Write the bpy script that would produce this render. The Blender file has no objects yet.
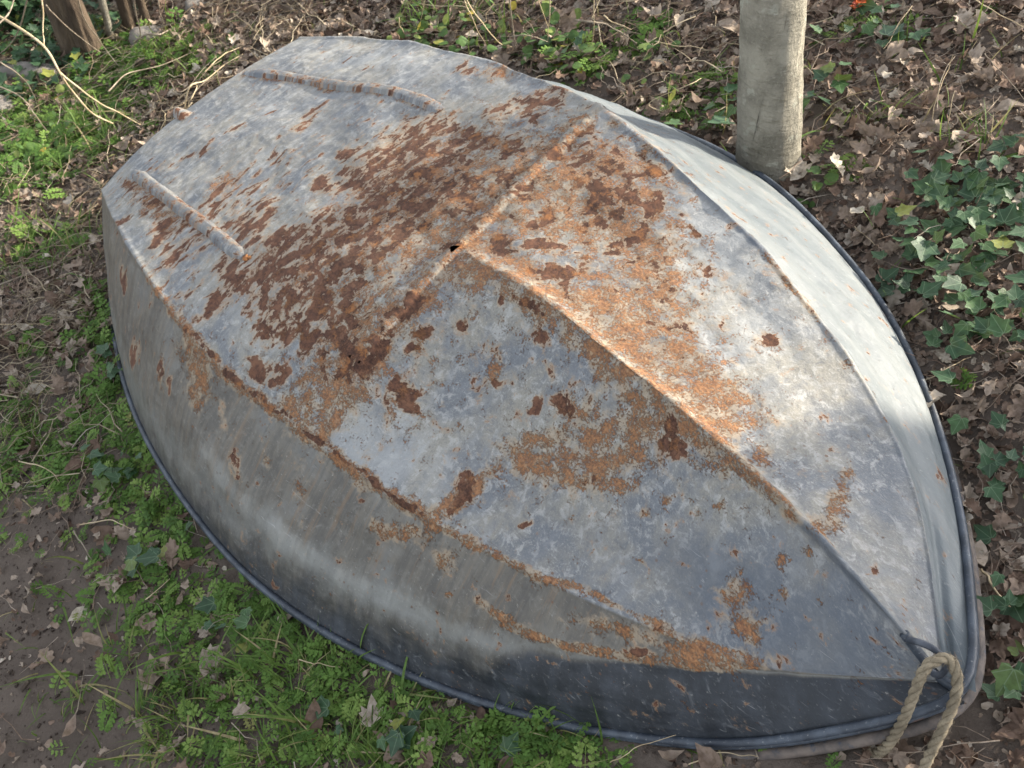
import bpy, math, json, random
import numpy as np
from mathutils import Vector, Matrix

HJ = json.loads('''{"rwN": [0.4872, 0.534, 0.5695, 0.5921, 0.6015, 0.6015, 0.5907, 0.559, 0.505, 0.4296, 0.3307, 0.199, 0.0058], "rwF": [0.4483, 0.5218, 0.5704, 0.5948, 0.5978, 0.5873, 0.5744, 0.5521, 0.5078, 0.4439, 0.3405, 0.197, 0.0109], "rhN": [-0.0229, -0.0133, -0.0028, 0.0078, 0.0165, 0.0202, 0.0183, 0.0122, 0.0029, -0.0065, -0.0085, 0.011, 0.0729], "rhF": [-0.0021, -0.0247, -0.0383, -0.0404, -0.0271, 0.001, 0.0225, 0.0272, 0.0189, 0.0084, 0.0083, 0.0292, 0.0757], "cwN": [0.3409, 0.3606, 0.3786, 0.3923, 0.3986, 0.3917, 0.3693, 0.3462, 0.317, 0.2713, 0.2125, 0.1352, -0.0], "cwF": [0.224, 0.2957, 0.3431, 0.3683, 0.3761, 0.3714, 0.3575, 0.3421, 0.3239, 0.2942, 0.2463, 0.1606, 0.007], "chN": [0.2219, 0.2401, 0.2485, 0.2472, 0.2367, 0.2188, 0.1986, 0.1833, 0.1715, 0.1539, 0.1237, 0.0849, 0.0565], "chF": [0.2307, 0.2308, 0.2342, 0.2426, 0.258, 0.2777, 0.2897, 0.2799, 0.2454, 0.1961, 0.1456, 0.1007, 0.0604], "kh": [0.2542, 0.2526, 0.2547, 0.2605, 0.2694, 0.2798, 0.2883, 0.289, 0.2764, 0.2483, 0.2106, 0.1656, 0.1122], "ky": [-0.0867, -0.0483, -0.0266, -0.0186, -0.0179, -0.0165, -0.008, 0.007, 0.0202, 0.0224, 0.023, 0.0195, 0.0031], "xc": 1.913, "xk": 1.8688, "rake": 0.0235, "seam": 0.5386320841214742, "cam": {"f": 1042.8934819986212, "pitch": 0.8419121163219981, "H": 1.380211670809629, "cx": -0.015854808172047468, "cy": 1.3105005060335555, "yaw": -0.9566146566123331, "roll": 0.27333110837660446, "bp": -0.1548629988434019, "croll": -0.03552730188389884}, "L": 1.9549999999999998}''')
CAM = HJ['cam']

def cr(c, s):
    c = np.asarray(c, float); n = len(c)
    x = s*(n-1); i = np.clip(np.floor(x).astype(int), 0, n-2); t = x-i
    p1 = c[i]; p2 = c[i+1]
    p0 = np.where(i > 0, c[np.maximum(i-1, 0)], 2*p1-p2)
    p3 = np.where(i < n-2, c[np.minimum(i+2, n-1)], 2*p2-p1)
    return 0.5*((2*p1)+(-p0+p2)*t+(2*p0-5*p1+4*p2-p3)*t*t+(-p0+3*p1-3*p2+p3)*t**3)

def sstep(a, b, x):
    t = np.clip((x-a)/(b-a), 0, 1)
    return t*t*(3-2*t)

def boat_rot():
    a, b, c = CAM['roll'], CAM['bp'], CAM['yaw']
    cr_, sr = math.cos(a), math.sin(a); cp, sp = math.cos(b), math.sin(b); cy, sy = math.cos(c), math.sin(c)
    return (np.array([[cy, -sy, 0], [sy, cy, 0], [0, 0, 1]]) @ np.array([[cp, 0, sp], [0, 1, 0], [-sp, 0, cp]])
            @ np.array([[1, 0, 0], [0, cr_, -sr], [0, sr, cr_]]))

def hull_point(s, t):
    """s 0 stern .. 1 stem; t -2 near rim, -1 near chine, 0 keel, 1 far chine, 2 far rim (boat coordinates)"""
    s = np.asarray(s, float); t = np.asarray(t, float)
    far = t > 0; a = np.abs(t)
    rw = np.where(far, cr(HJ['rwF'], s), -cr(HJ['rwN'], s)); rh = np.where(far, cr(HJ['rhF'], s), cr(HJ['rhN'], s))
    cw = np.where(far, cr(HJ['cwF'], s), -cr(HJ['cwN'], s)); ch = np.where(far, cr(HJ['chF'], s), cr(HJ['chN'], s))
    rx = s*HJ['L']; cx = HJ['rake']+s*(HJ['xc']-HJ['rake']); kx = HJ['rake']+s*(HJ['xk']-HJ['rake'])
    kh = cr(HJ['kh'], s); ky = cr(HJ['ky'], s)
    # bottom panel
    u = np.clip(a, 0, 1)
    seam = HJ['seam']
    vee = sstep(seam-.02, seam+.10, s)                     # 0 flat stern half, 1 veed fore half
    arch = 1-u**2.2
    lin = 1-u
    prof = arch*(1-vee)+lin*vee
    bx = kx+(cx-kx)*u; by = ky+(cw-ky)*u
    bz = ch+(kh-ch)*prof - vee*.020*np.sin(math.pi*np.clip(u, 0, 1))*np.where(far, .5, 1)*sstep(0, .3, 1-s)
    bz = bz + vee*.009*np.exp(-(u/.045)**2)*sstep(0, .06, 1-s)
    # side panel
    w = np.clip(a-1, 0, 1)
    fl = .028*np.sin(math.pi*w)*sstep(0, .25, 1-s)*np.where(far, .35*sstep(.30, .55, s), .25+.75*sstep(0, .35, s))
    sx = cx+(rx-cx)*w; sy = cw+(rw-cw)*w+np.where(far, 1, -1)*fl; sz = ch+(rh-ch)*w+fl*.25
    m = a <= 1
    return np.stack([np.where(m, bx, sx), np.where(m, by, sy), np.where(m, bz, sz)], -1)


# ---------------------------------------------------------------- camera, sky, sun, exposure
sc = bpy.context.scene
cam_d = bpy.data.cameras.new('camera'); cam = bpy.data.objects.new('camera', cam_d)
sc.collection.objects.link(cam); sc.camera = cam
cam_d.sensor_width = 36.0
cam_d.lens = CAM['f']/1024*36.0
cam_d.clip_start = .02; cam_d.clip_end = 500
_th = CAM['pitch']; _c, _s = math.cos(CAM['croll']), math.sin(CAM['croll'])
_f = Vector((0, math.cos(_th), -math.sin(_th))); _u0 = Vector((0, math.sin(_th), math.cos(_th))); _r0 = Vector((1, 0, 0))
_r = _c*_r0+_s*_u0; _u = -_s*_r0+_c*_u0
cam.matrix_world = Matrix(((_r.x, _u.x, -_f.x, 0), (_r.y, _u.y, -_f.y, 0), (_r.z, _u.z, -_f.z, CAM['H']), (0, 0, 0, 1)))
cam_d.dof.use_dof = True; cam_d.dof.focus_distance = 1.42; cam_d.dof.aperture_fstop = 14

SUN_AZ = math.radians(76)      # clockwise from +Y
SUN_EL = math.radians(25)
w = bpy.data.worlds.new('World'); sc.world = w; w.use_nodes = True
nt = w.node_tree; bg = nt.nodes['Background']
sky = nt.nodes.new('ShaderNodeTexSky'); sky.sky_type = 'NISHITA'; sky.sun_disc = False
sky.sun_elevation = SUN_EL; sky.sun_rotation = SUN_AZ; sky.air_density = 1.0; sky.dust_density = 2.5; sky.ozone_density = .8
hz = nt.nodes.new('ShaderNodeHueSaturation'); hz.inputs['Saturation'].default_value = .30   # thin high haze
nt.links.new(sky.outputs[0], hz.inputs['Color']); nt.links.new(hz.outputs[0], bg.inputs[0]); bg.inputs[1].default_value = .15
sl = bpy.data.lights.new('sun', 'SUN'); sun = bpy.data.objects.new('sun', sl); sc.collection.objects.link(sun)
sl.energy = 3.3; sl.angle = math.radians(1.5); sl.color = (1, .89, .72)
sd = Vector((math.sin(SUN_AZ)*math.cos(SUN_EL), math.cos(SUN_AZ)*math.cos(SUN_EL), math.sin(SUN_EL)))
sun.rotation_euler = sd.to_track_quat('Z', 'Y').to_euler()
sc.view_settings.view_transform = 'Standard'; sc.view_settings.look = 'None'
sc.view_settings.gamma = 1; sc.view_settings.use_curve_mapping = False
sc.view_settings.exposure = 1.72

# ---------------------------------------------------------------- helpers
rng = np.random.default_rng(7)
random.seed(7)
COL = sc.collection

def vnoise(x, y, seed=0):
    xi = np.floor(x).astype(np.int64); yi = np.floor(y).astype(np.int64); fx = x-xi; fy = y-yi
    def h(a, b):
        n = (a*374761393+b*668265263+seed*974634777) & 0x7fffffff
        n = ((n ^ (n >> 13))*1274126177) & 0x7fffffff
        return ((n ^ (n >> 16)) & 0xffff)/65535.
    u = fx*fx*(3-2*fx); v = fy*fy*(3-2*fy)
    return (h(xi, yi)*(1-u)+h(xi+1, yi)*u)*(1-v)+(h(xi, yi+1)*(1-u)+h(xi+1, yi+1)*u)*v

def fbm(x, y, oct=4, seed=0):
    a = .5; r = 0; t = 0
    for i in range(oct):
        r = r+a*vnoise(x, y, seed+i*17); t += a; a *= .5; x = x*2.03+5.1; y = y*2.03+1.7
    return r/t

def mesh_obj(name, V, F, mat, parent=None, uv=None, attrs=None, smooth=True):
    """V (n,3) array; F list of faces or (n,3)/(n,4) int array"""
    me = bpy.data.meshes.new(name)
    V = np.asarray(V, np.float32)
    if isinstance(F, np.ndarray):
        k = F.shape[1]; n = len(F)
        me.vertices.add(len(V)); me.vertices.foreach_set('co', V.ravel())
        me.loops.add(n*k); me.loops.foreach_set('vertex_index', F.astype(np.int32).ravel())
        me.polygons.add(n); me.polygons.foreach_set('loop_start', np.arange(0, n*k, k, dtype=np.int32))
        me.polygons.foreach_set('loop_total', np.full(n, k, np.int32))
        me.update(calc_edges=True)
    else:
        me.from_pydata(V.tolist(), [], F); me.update()
    if smooth: me.polygons.foreach_set('use_smooth', np.ones(len(me.polygons), bool))
    if uv is not None:
        li = np.empty(len(me.loops), np.int32); me.loops.foreach_get('vertex_index', li)
        l = me.uv_layers.new(name='uv'); l.data.foreach_set('uv', np.asarray(uv, np.float32)[li].ravel())
    for k, a in (attrs or {}).items():
        at = me.attributes.new(k, 'FLOAT', 'POINT'); at.data.foreach_set('value', np.asarray(a, np.float32))
    me.validate(); me.update()
    o = bpy.data.objects.new(name, me); COL.objects.link(o)
    if mat: me.materials.append(mat)
    if parent: o.parent = parent
    return o

def tag(o, label=None, cat=None, group=None, kind=None):
    if label: o['label'] = label
    if cat: o['category'] = cat
    if group: o['group'] = group
    if kind: o['kind'] = kind
    return o

def empty(name, loc=(0, 0, 0)):
    o = bpy.data.objects.new(name, None); COL.objects.link(o); o.location = loc; o.empty_display_size = .1
    return o

def smooth_path(P, n):
    P = np.asarray(P, float); s = np.linspace(0, 1, n)
    return np.stack([cr(P[:, i], s) for i in range(P.shape[1])], 1)

def tube(P, R, k=8, flat=1.0, cap=True):
    P = np.asarray(P, float); n = len(P); R = np.broadcast_to(np.asarray(R, float), (n,))
    T = np.gradient(P, axis=0); T /= np.linalg.norm(T, axis=1)[:, None]+1e-9
    ref = np.array([0, 0, 1.]) if abs(T[0, 2]) < .9 else np.array([1., 0, 0])
    V = []; N = np.cross(T[0], ref); N /= np.linalg.norm(N)
    for i in range(n):
        N = N-T[i]*(N@T[i]); N /= np.linalg.norm(N)+1e-9; B = np.cross(T[i], N)
        for j in range(k):
            a = 2*math.pi*j/k
            V.append(P[i]+R[i]*(math.cos(a)*N+math.sin(a)*B*flat))
    F = [[i*k+j, i*k+(j+1) % k, (i+1)*k+(j+1) % k, (i+1)*k+j] for i in range(n-1) for j in range(k)]
    if cap: F += [list(range(k))[::-1], list(range((n-1)*k, n*k))]
    return np.array(V), F

def join(parts):
    V = []; F = []; o = 0
    for v, f in parts:
        V.append(np.asarray(v)); F += [[i+o for i in q] for q in f]; o += len(v)
    return np.concatenate(V), F

# ---- node shorthand
class NT:
    def __init__(s, name):
        s.m = bpy.data.materials.new(name); s.m.use_nodes = True; s.t = s.m.node_tree; s.b = s.t.nodes['Principled BSDF']
    def n(s, ty, **k):
        q = s.t.nodes.new('ShaderNode'+ty)
        for a, v in k.items(): setattr(q, a, v)
        return q
    def put(s, sock, v):
        if isinstance(v, bpy.types.NodeSocket): s.t.links.new(v, sock)
        elif v is not None:
            if isinstance(v, (tuple, list)) and len(v) == 3 and sock.type == 'RGBA': v = (*v, 1)
            sock.default_value = v
    def math(s, op, a, b=None, c=None, clamp=False):
        q = s.n('Math', operation=op, use_clamp=clamp); s.put(q.inputs[0], a)
        if b is not None: s.put(q.inputs[1], b)
        if c is not None: s.put(q.inputs[2], c)
        return q.outputs[0]
    def attr(s, name): return s.n('Attribute', attribute_name=name).outputs['Fac']
    def noise(s, vec, scale, detail=4, rough=.55, dist=0, out='Fac'):
        q = s.n('TexNoise'); s.put(q.inputs['Vector'], vec); q.inputs['Scale'].default_value = scale
        q.inputs['Detail'].default_value = detail; q.inputs['Roughness'].default_value = rough; q.inputs['Distortion'].default_value = dist
        return q.outputs[out]
    def ss(s, x, a, b, lo=0., hi=1.):
        q = s.n('MapRange', interpolation_type='SMOOTHSTEP'); s.put(q.inputs[0], x)
        for i, v in zip((1, 2, 3, 4), (a, b, lo, hi)): s.put(q.inputs[i], v)
        return q.outputs[0]
    def mix(s, f, a, b, blend='MIX'):
        q = s.n('Mix', data_type='RGBA', blend_type=blend); s.put(q.inputs[0], f); s.put(q.inputs[6], a); s.put(q.inputs[7], b)
        return q.outputs[2]
    def scale(s, v, x, y, z=1):
        q = s.n('Mapping'); s.put(q.inputs[0], v); q.inputs['Scale'].default_value = (x, y, z); return q.outputs[0]
    def bump(s, h, st, dist, normal=None):
        q = s.n('Bump'); s.put(q.inputs['Height'], h); s.put(q.inputs['Strength'], st); s.put(q.inputs['Distance'], dist)
        if normal: s.put(q.inputs['Normal'], normal)
        return q.outputs[0]
    def out(s, col=None, rough=None, normal=None, metal=None, spec=None):
        s.put(s.b.inputs['Base Color'], col); s.put(s.b.inputs['Roughness'], rough)
        if normal: s.put(s.b.inputs['Normal'], normal)
        if metal is not None: s.put(s.b.inputs['Metallic'], metal)
        if spec is not None: s.put(s.b.inputs['Specular IOR Level'], spec)
        return s.m

# ---------------------------------------------------------------- materials
def mat_hull():
    m = NT('weathered_hull_paint')
    uv = m.n('UVMap', uv_map='uv').outputs[0]
    A = m.attr
    dk, og, td, pl, stn, side, band, farw = [A(k) for k in ('rust_dark', 'rust_orange', 'dark_paint_shade', 'paint_pale', 'stern', 'side', 'band', 'farside')]
    # base paint tones
    n1 = m.noise(uv, 9, 5, .6, .4); n2 = m.noise(m.scale(uv, 1, .35), 30, 5, .65); n3 = m.noise(uv, 140, 4, .7)
    vstreak = m.noise(m.scale(uv, 60, 4), 1, 5, .65); sstreak = m.noise(m.scale(uv, 55, 11), 1, 5, .7)
    base = m.mix(m.ss(n1, .40, .60), (.128, .139, .152), (.225, .215, .186))
    n4 = m.noise(uv, 55, 6, .72, .5)
    base = m.mix(m.math('MULTIPLY', m.ss(n4, .50, .62), .6), base, (.37, .37, .355))
    base = m.mix(m.math('MULTIPLY', m.ss(n4, .47, .36), .5), base, (.10, .108, .122))
    n6 = m.noise(uv, 330, 4, .8)
    base = m.mix(m.math('MULTIPLY', m.ss(n6, .54, .66), .40), base, (.42, .41, .385))
    base = m.mix(m.math('MULTIPLY', m.ss(n6, .46, .34), .42), base, (.075, .075, .078))
    base = m.mix(m.math('MULTIPLY', m.ss(n2, .45, .7), .55), base, (.135, .150, .172))
    # pale bloom
    pv = m.math('ADD', pl, m.math('MULTIPLY', m.math('SUBTRACT', n2, .5), 1.2))
    base = m.mix(m.math('MULTIPLY', m.ss(pv, .05, .8), .62), base, (.36, .37, .365))
    # fine brushed scratches in the stern
    sc_ = m.math('MULTIPLY', m.ss(sstreak, .48, .68), m.math('MULTIPLY', stn, .5))
    base = m.mix(sc_, base, (.36, .37, .365))
    sc2 = m.math('MULTIPLY', m.ss(sstreak, .46, .32), m.math('MULTIPLY', stn, .55))
    base = m.mix(sc2, base, (.12, .14, .165))
    # dark blue paint, plus shade painted in along the bow keel and far panel
    tv = m.math('ADD', td, m.math('MULTIPLY', m.math('SUBTRACT', n1, .5), .9))
    base = m.mix(m.math('MULTIPLY', m.ss(tv, .15, .85), .72), base, (.070, .086, .110))
    # near side : warm grey, pale band, dark blue black foot
    sidec = m.mix(m.ss(m.math('ADD', m.math('MULTIPLY', vstreak, .45), m.math('MULTIPLY', n1, .55)), .40, .60), (.080, .075, .066), (.138, .126, .104))
    sidec = m.mix(m.math('MULTIPLY', m.ss(n4, .50, .68), .4), sidec, (.20, .195, .175))
    sidec = m.mix(m.math('MULTIPLY', m.ss(n4, .45, .32), .4), sidec, (.06, .062, .064))
    sidec = m.mix(m.math('MULTIPLY', m.ss(n1, .5, .7), .5), sidec, (.115, .125, .13))
    sidec = m.mix(m.math('MULTIPLY', m.ss(pv, .05, .8), .5), sidec, (.37, .38, .36))
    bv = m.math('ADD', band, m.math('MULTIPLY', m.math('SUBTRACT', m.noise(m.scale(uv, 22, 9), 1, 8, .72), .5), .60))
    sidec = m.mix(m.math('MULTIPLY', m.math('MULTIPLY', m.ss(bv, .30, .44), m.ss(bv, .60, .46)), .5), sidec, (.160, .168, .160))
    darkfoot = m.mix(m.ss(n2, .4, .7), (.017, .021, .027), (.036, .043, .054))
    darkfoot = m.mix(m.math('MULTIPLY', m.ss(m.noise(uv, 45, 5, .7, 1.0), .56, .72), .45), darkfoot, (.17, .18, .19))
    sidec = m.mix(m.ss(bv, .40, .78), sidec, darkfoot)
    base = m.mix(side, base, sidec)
    # far side : smooth pale grey green
    fs = m.mix(m.ss(m.noise(m.scale(uv, 2.5, 14), 1, 4, .6, .6), .35, .7), (.098, .118, .130), (.158, .174, .180))
    fs = m.mix(m.math('MULTIPLY', m.ss(n2, .58, .75), .35), fs, (.24, .265, .265))
    base = m.mix(farw, base, fs)
    # speckle and scuffs
    base = m.mix(m.math('MULTIPLY', m.ss(n3, .60, .74), .35), base, (.50, .49, .45))
    base = m.mix(m.math('MULTIPLY', m.ss(n3, .40, .28), .40), base, (.10, .10, .10))
    scr = m.noise(m.scale(uv, 20, 160), 1, 3, .6, 1.5)
    base = m.mix(m.math('MULTIPLY', m.ss(scr, .66, .74), .25), base, (.55, .55, .54))
    # flake noise: isotropic fore, transverse streaks aft
    fa = m.noise(uv, 34, 9, .62, .35); fb = m.noise(m.scale(uv, 52, 24), 1, 9, .60, .4)
    fnf = m.n('Mix', data_type='FLOAT'); m.put(fnf.inputs[0], stn); m.put(fnf.inputs[2], fa); m.put(fnf.inputs[3], fb)
    fn = fnf.outputs[0]
    run = m.noise(m.scale(uv, 75, 5), 1, 6, .7, .3)
    base = m.mix(m.math('MULTIPLY', m.math('MULTIPLY', m.ss(run, .54, .66), side), m.ss(bv, .50, .20, 0., .38)), base, (.21, .135, .075))
    base = m.mix(m.math('MULTIPLY', m.math('MULTIPLY', m.ss(run, .46, .36), side), m.ss(bv, .60, .20, 0., .35)), base, (.06, .058, .054))
    rim_ = m.math('MAXIMUM', dk, m.math('MULTIPLY', og, .8))
    halo = m.math('ADD', rim_, m.math('MULTIPLY', m.math('SUBTRACT', fn, .5), 1.9))
    halo = m.math('ADD', halo, m.math('MULTIPLY', m.math('SUBTRACT', n3, .5), .5))
    base = m.mix(m.math('MULTIPLY', m.ss(halo, .16, .58), .68), base, (.325, .250, .165))
    # orange granular
    g1 = m.noise(uv, 210, 4, .75); g2 = m.noise(uv, 38, 5, .65)
    ov = m.math('ADD', og, m.math('ADD', m.math('MULTIPLY', m.math('SUBTRACT', m.noise(uv, 260, 5, .8), .5), 2.6), m.math('MULTIPLY', m.math('SUBTRACT', g2, .5), 2.4)))
    om = m.ss(ov, .46, .70)
    oc = m.mix(m.ss(g1, .35, .65), (.150, .058, .023), (.36, .170, .068))
    oc = m.mix(m.math('MULTIPLY', m.ss(m.noise(uv, 60, 4, .6), .56, .7), .8), oc, (.42, .30, .18))
    oc = m.mix(m.math('MULTIPLY', m.ss(m.noise(uv, 95, 5, .7), .52, .62), .8), oc, (.115, .045, .022))
    base = m.mix(m.math('MULTIPLY', om, .85), base, oc)
    # dark flakes
    dv = m.math('ADD', dk, m.math('MULTIPLY', m.math('SUBTRACT', fn, .5), 3.1))
    dv = m.math('ADD', dv, m.math('MULTIPLY', m.math('SUBTRACT', m.noise(uv, 120, 3, .6), .5), .5))
    dm = m.ss(dv, .50, .555)
    base = m.mix(m.math('MULTIPLY', m.ss(dv, .34, .52), .55), base, (.270, .150, .080))
    dc = m.mix(m.ss(m.noise(uv, 80, 6, .75), .38, .64), (.062, .028, .019), (.145, .066, .037))
    dc = m.mix(m.math('MULTIPLY', m.ss(m.noise(uv, 23, 5, .65), .50, .66), .6), dc, (.200, .100, .058))
    dc = m.mix(m.math('MULTIPLY', m.ss(g2, .52, .66), m.ss(og, .1, .5)), dc, (.27, .115, .042))
    dc = m.mix(m.math('MULTIPLY', m.ss(g1, .60, .72), .7), dc, (.33, .16, .075))
    base = m.mix(dm, base, dc)
    # pin prick rust specks
    sp = m.n('TexVoronoi'); m.put(sp.inputs['Vector'], uv); sp.inputs['Scale'].default_value = 75
    spk = m.math('MULTIPLY', m.ss(sp.outputs['Distance'], .20, .12), m.math('MULTIPLY', m.ss(m.noise(uv, 14, 4, .6), .54, .66), m.ss(farw, .6, .1)))
    base = m.mix(m.math('MULTIPLY', spk, .75), base, (.125, .060, .030))
    rust = m.math('MAXIMUM', dm, om)
    h = m.math('ADD', m.math('MULTIPLY', dm, -.55), m.math('MULTIPLY', m.math('MULTIPLY', om, g1), 1.3))
    h = m.math('ADD', h, m.math('MULTIPLY', n3, .42)); h = m.math('ADD', h, m.math('MULTIPLY', n2, .3))
    nb = m.bump(h, .9, .0020)
    nb = m.bump(n4, .35, .003, nb)
    nb = m.bump(m.noise(uv, 7, 3, .5), .30, .008, nb)
    rg = m.math('ADD', m.math('MULTIPLY', rust, .38), m.math('ADD', .44, m.math('MULTIPLY', n2, .22)))
    return m.out(base, rg, nb, .0, .45)

def mat_rim():
    m = NT('gunwale_paint'); oc = m.n('TexCoord').outputs['Object']
    n1 = m.noise(oc, 30, 5, .6); n2 = m.noise(oc, 220, 4, .7)
    c = m.mix(m.ss(n1, .35, .65), (.026, .034, .048), (.062, .078, .102))
    c = m.mix(m.math('MULTIPLY', m.ss(n2, .6, .7), .5), c, (.33, .34, .34))
    c = m.mix(m.math('MULTIPLY', m.ss(n1, .68, .78), .6), c, (.17, .08, .035))
    return m.out(c, .48, m.bump(n2, .5, .001), 0, .5)

def mat_simple(name, c1, c2, sc1=12, rough=.85, bumpd=.002, c3=None, sc2=120, stretch=(1, 1, 1)):
    m = NT(name); oc = m.scale(m.n('TexCoord').outputs['Object'], *stretch)
    n1 = m.noise(oc, sc1, 6, .62); n2 = m.noise(oc, sc2, 5, .7)
    c = m.mix(m.ss(n1, .34, .66), c1, c2)
    if c3: c = m.mix(m.ss(n2, .54, .70), c, c3)
    return m.out(c, rough, m.bump(m.math('ADD', n1, n2), .8, bumpd), 0, .3)

def mat_leaf(name, cols, rough=.6, trans=.25, vein=None, edge=None):
    """cols: list of (pos, rgb) over the per-leaf attribute 'rnd'"""
    m = NT(name)
    r = m.n('ValToRGB'); m.put(r.inputs[0], m.attr('rnd'))
    el = r.color_ramp.elements
    el[0].position = cols[0][0]; el[0].color = (*cols[0][1], 1); el[1].position = cols[-1][0]; el[1].color = (*cols[-1][1], 1)
    for p, c in cols[1:-1]:
        e = el.new(p); e.color = (*c, 1)
    c = r.outputs[0]
    uv = m.n('UVMap', uv_map='uv').outputs[0]; sx = m.n('SeparateXYZ'); m.put(sx.inputs[0], uv)
    oc = m.n('TexCoord').outputs['Object']
    n = m.noise(oc, 90, 5, .65)
    c = m.mix(m.ss(n, .35, .7), c, m.mix(1, c, (.62, .60, .55), 'MULTIPLY'))
    if vein:
        ang = m.math('ARCTAN2', sx.outputs[0], m.math('ADD', sx.outputs[1], .02))
        rad = m.math('SQRT', m.math('ADD', m.math('MULTIPLY', sx.outputs[0], sx.outputs[0]), m.math('MULTIPLY', sx.outputs[1], sx.outputs[1])))
        v = m.math('ABSOLUTE', m.math('SINE', m.math('MULTIPLY', ang, 4.1)))
        wdt = m.math('MULTIPLY', v, rad)
        vm = m.ss(wdt, .075, .025)
        c = m.mix(m.math('MULTIPLY', vm, .55), c, vein)
    nb = m.bump(m.noise(oc, 160, 3, .6), .5, .001)
    m.out(c, rough, nb, 0, .45 if vein else .2)
    if trans:
        tr = m.n('BsdfTranslucent'); m.put(tr.inputs[0], m.mix(.3, c, (.30, .34, .04)) if 'leaf_dead' not in name else c)
        mx = m.n('MixShader'); mx.inputs[0].default_value = trans
        m.t.links.new(m.b.outputs[0], mx.inputs[1]); m.t.links.new(tr.outputs[0], mx.inputs[2])
        m.t.links.new(mx.outputs[0], m.t.nodes['Material Output'].inputs[0])
    return m.m

def mat_ground():
    m = NT('earth'); oc = m.n('TexCoord').outputs['Object']
    n1 = m.noise(oc, 2.2, 5, .6); n2 = m.noise(oc, 28, 6, .7, .4); n3 = m.noise(oc, 190, 5, .75)
    c = m.mix(m.ss(n1, .35, .65), (.100, .080, .066), (.160, .130, .107))
    c = m.mix(m.math('MULTIPLY', m.ss(n2, .5, .72), .7), c, (.058, .044, .037))
    c = m.mix(m.math('MULTIPLY', m.ss(n3, .60, .70), .6), c, (.23, .19, .16))
    nb = m.bump(m.math('ADD', n2, m.math('MULTIPLY', n3, .4)), .9, .008)
    return m.out(c, .95, nb, 0, .2)

M_HULL = mat_hull(); M_RIM = mat_rim(); M_GROUND = mat_ground()
M_IRON = mat_simple('iron', (.035, .042, .055), (.09, .10, .12), 60, .5, .0006)
def mat_bark():
    m = NT('smooth_bark'); oc = m.n('TexCoord').outputs['Object']
    n1 = m.noise(oc, 12, 5, .6); n2 = m.noise(m.scale(oc, 1, 1, .25), 90, 5, .7, .5); n3 = m.noise(m.scale(oc, .5, .5, 2.2), 60, 4, .6)
    n4 = m.noise(oc, 200, 5, .75); n5 = m.noise(m.scale(oc, 1, 1, .12), 34, 5, .6, 1.2)
    c = m.mix(m.ss(n1, .38, .62), (.185, .172, .138), (.330, .308, .250))
    c = m.mix(m.math('MULTIPLY', m.ss(n4, .52, .68), .55), c, (.36, .34, .28))
    c = m.mix(m.math('MULTIPLY', m.ss(n3, .58, .70), .5), c, (.165, .15, .108))
    c = m.mix(m.math('MULTIPLY', m.ss(n2, .60, .72), .6), c, (.075, .062, .045))
    crk = m.ss(n5, .660, .70)
    c = m.mix(m.math('MULTIPLY', crk, .75), c, (.060, .048, .034))
    l = m.ss(m.noise(oc, 26, 4, .6), .60, .66)
    c = m.mix(m.math('MULTIPLY', l, .5), c, (.43, .43, .36))
    h = m.math('ADD', m.math('MULTIPLY', crk, -1.2), m.math('ADD', n2, m.math('MULTIPLY', n4, .5)))
    h = m.math('ADD', h, n3)
    return m.out(c, .9, m.bump(h, 1.0, .007), 0, .2)
M_BARK = mat_bark()
M_DBARK = mat_simple('rough_bark', (.050, .036, .025), (.12, .09, .062), 22, .95, .012, (.05, .036, .026), 70, (1, 1, .3))
M_TWIG = mat_simple('dry_stem', (.36, .28, .17), (.52, .43, .29), 30, .8, .0006)
M_STICK = mat_simple('grey_stick', (.15, .12, .09), (.29, .245, .19), 30, .9, .0008)
M_STONE = mat_simple('stone', (.16, .145, .13), (.27, .25, .22), 12, .9, .006)
M_ROPE = mat_simple('hemp_rope', (.15, .125, .088), (.28, .235, .165), 40, .95, .0008, (.10, .08, .052), 450)
M_OLDRIM = mat_simple('old_brown_rim', (.085, .075, .072), (.17, .14, .12), 40, .7, .002, (.05, .065, .09), 60)
DEAD = [(0, (.095, .060, .045)), (.3, (.205, .142, .108)), (.6, (.30, .235, .185)), (.85, (.41, .345, .285)), (1, (.56, .51, .43))]
M_DEAD = mat_leaf('leaf_dead', DEAD, .75, .12)
M_IVY = mat_leaf('leaf_ivy', [(0, (.020, .058, .028)), (.5, (.036, .092, .038)), (.85, (.065, .140, .045)), (1, (.22, .24, .05))], .55, .18, (.17, .24, .14))
M_HERB = mat_leaf('leaf_herb', [(0, (.065, .140, .032)), (.6, (.140, .255, .055)), (.92, (.24, .350, .09)), (1, (.35, .35, .13))], .55, .3)
M_ROUND = mat_leaf('leaf_round', [(0, (.055, .115, .035)), (.6, (.105, .185, .055)), (.9, (.22, .27, .08)), (1, (.42, .33, .06))], .55, .25)
M_GRASS = mat_leaf('leaf_grass', [(0, (.065, .125, .028)), (.7, (.135, .225, .055)), (.85, (.26, .235, .11)), (1, (.38, .32, .19))], .55, .3)
M_STRAW = mat_leaf('leaf_dead_straw', [(0, (.16, .12, .08)), (.5, (.30, .245, .17)), (1, (.50, .43, .31))], .7, .1)
M_RED = mat_leaf('leaf_red', [(0, (.30, .035, .018)), (1, (.55, .14, .03))], .6, .3)

# ---------------------------------------------------------------- ground
ROT = boat_rot(); PN = ROT[:, 2]; PC = float(PN@np.array([CAM['cx'], CAM['cy'], 0]))-.012
BC = np.array([CAM['cx'], CAM['cy'], 0])

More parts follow.
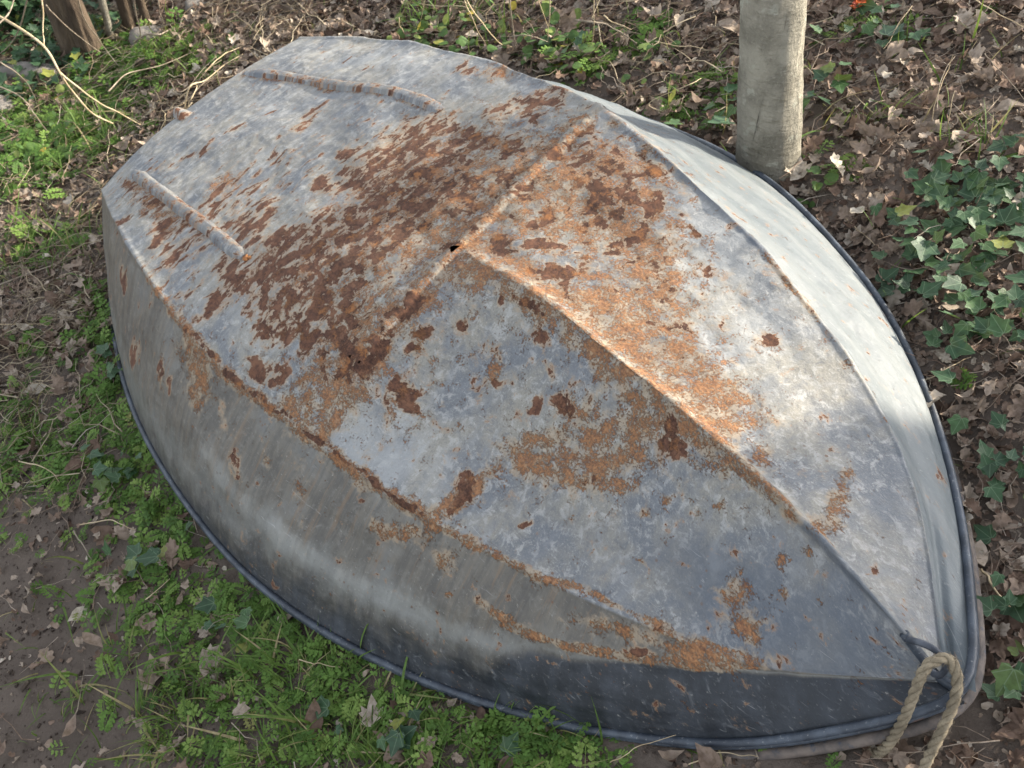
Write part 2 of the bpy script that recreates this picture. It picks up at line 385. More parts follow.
def gz0(x, y):
    z = (PC-PN[0]*x-PN[1]*y)/PN[2]
    x0 = -1.15
    zl = (PC-PN[0]*x0-PN[1]*y)/PN[2]+.14*(x-x0)
    z = np.where(x < x0, zl, z)
    x1 = 3.0
    zr = (PC-PN[0]*x1-PN[1]*y)/PN[2]+.10*(x-x1)
    return np.where(x > x1, zr, z)

def local_xy(x, y):
    z = gz0(x, y); W = np.stack([x, y, z], -1)-BC
    L3 = W@ROT
    return L3[..., 0]+HJ['L']/2, L3[..., 1]

def rim_dist(x, y):
    """signed distance outward from the gunwale outline (negative inside)"""
    lx, ly = local_xy(x, y)
    s = np.clip(lx/HJ['L'], 0, 1)
    wd = np.where(ly > 0, cr(HJ['rwF'], s), cr(HJ['rwN'], s))
    d = np.abs(ly)-wd
    d = d*np.where(s > .8, .75, 1)
    d = np.where(lx < 0, np.hypot(-lx, np.maximum(d, 0)), d)
    d = np.where(lx > HJ['L'], np.hypot(lx-HJ['L'], np.maximum(d, 0)), d)
    return d, s, ly

def gz(x, y):
    x = np.asarray(x, float); y = np.asarray(y, float)
    d, _, _ = rim_dist(x, y)
    k = sstep(-.02, .12, d)
    near = np.exp(-((x)**2+(y-1.5)**2)/30)
    return gz0(x, y)-.006+k*near*((fbm(x*3+9, y*3+4, 3, 3)-.5)*.075+(fbm(x*14, y*14, 3, 5)-.5)*.022)+(1-near)*(fbm(x*.4, y*.4, 3, 8)-.62)*.35

def axis(lo, hi, a, b, step, far):
    inner = np.arange(a, b+1e-6, step)
    g = np.geomspace(step, far, 45)
    l = a-np.cumsum(g*(a-lo)/g.sum()); r = b+np.cumsum(g*(hi-b)/g.sum())
    return np.concatenate([l[::-1], inner, r])
gx = axis(-90, 90, -2.4, 1.6, .018, 12); gy = axis(-90, 120, .1, 4.2, .018, 12)
GX, GY = np.meshgrid(gx, gy, indexing='ij')
GV = np.stack([GX, GY, gz(GX, GY)], -1).reshape(-1, 3)
def grid_faces(a, b):
    i = np.arange(a*b).reshape(a, b)
    return np.stack([i[:-1, :-1].ravel(), i[1:, :-1].ravel(), i[1:, 1:].ravel(), i[:-1, 1:].ravel()], 1)
tag(mesh_obj('ground', GV, grid_faces(len(gx), len(gy)), M_GROUND), kind='structure')

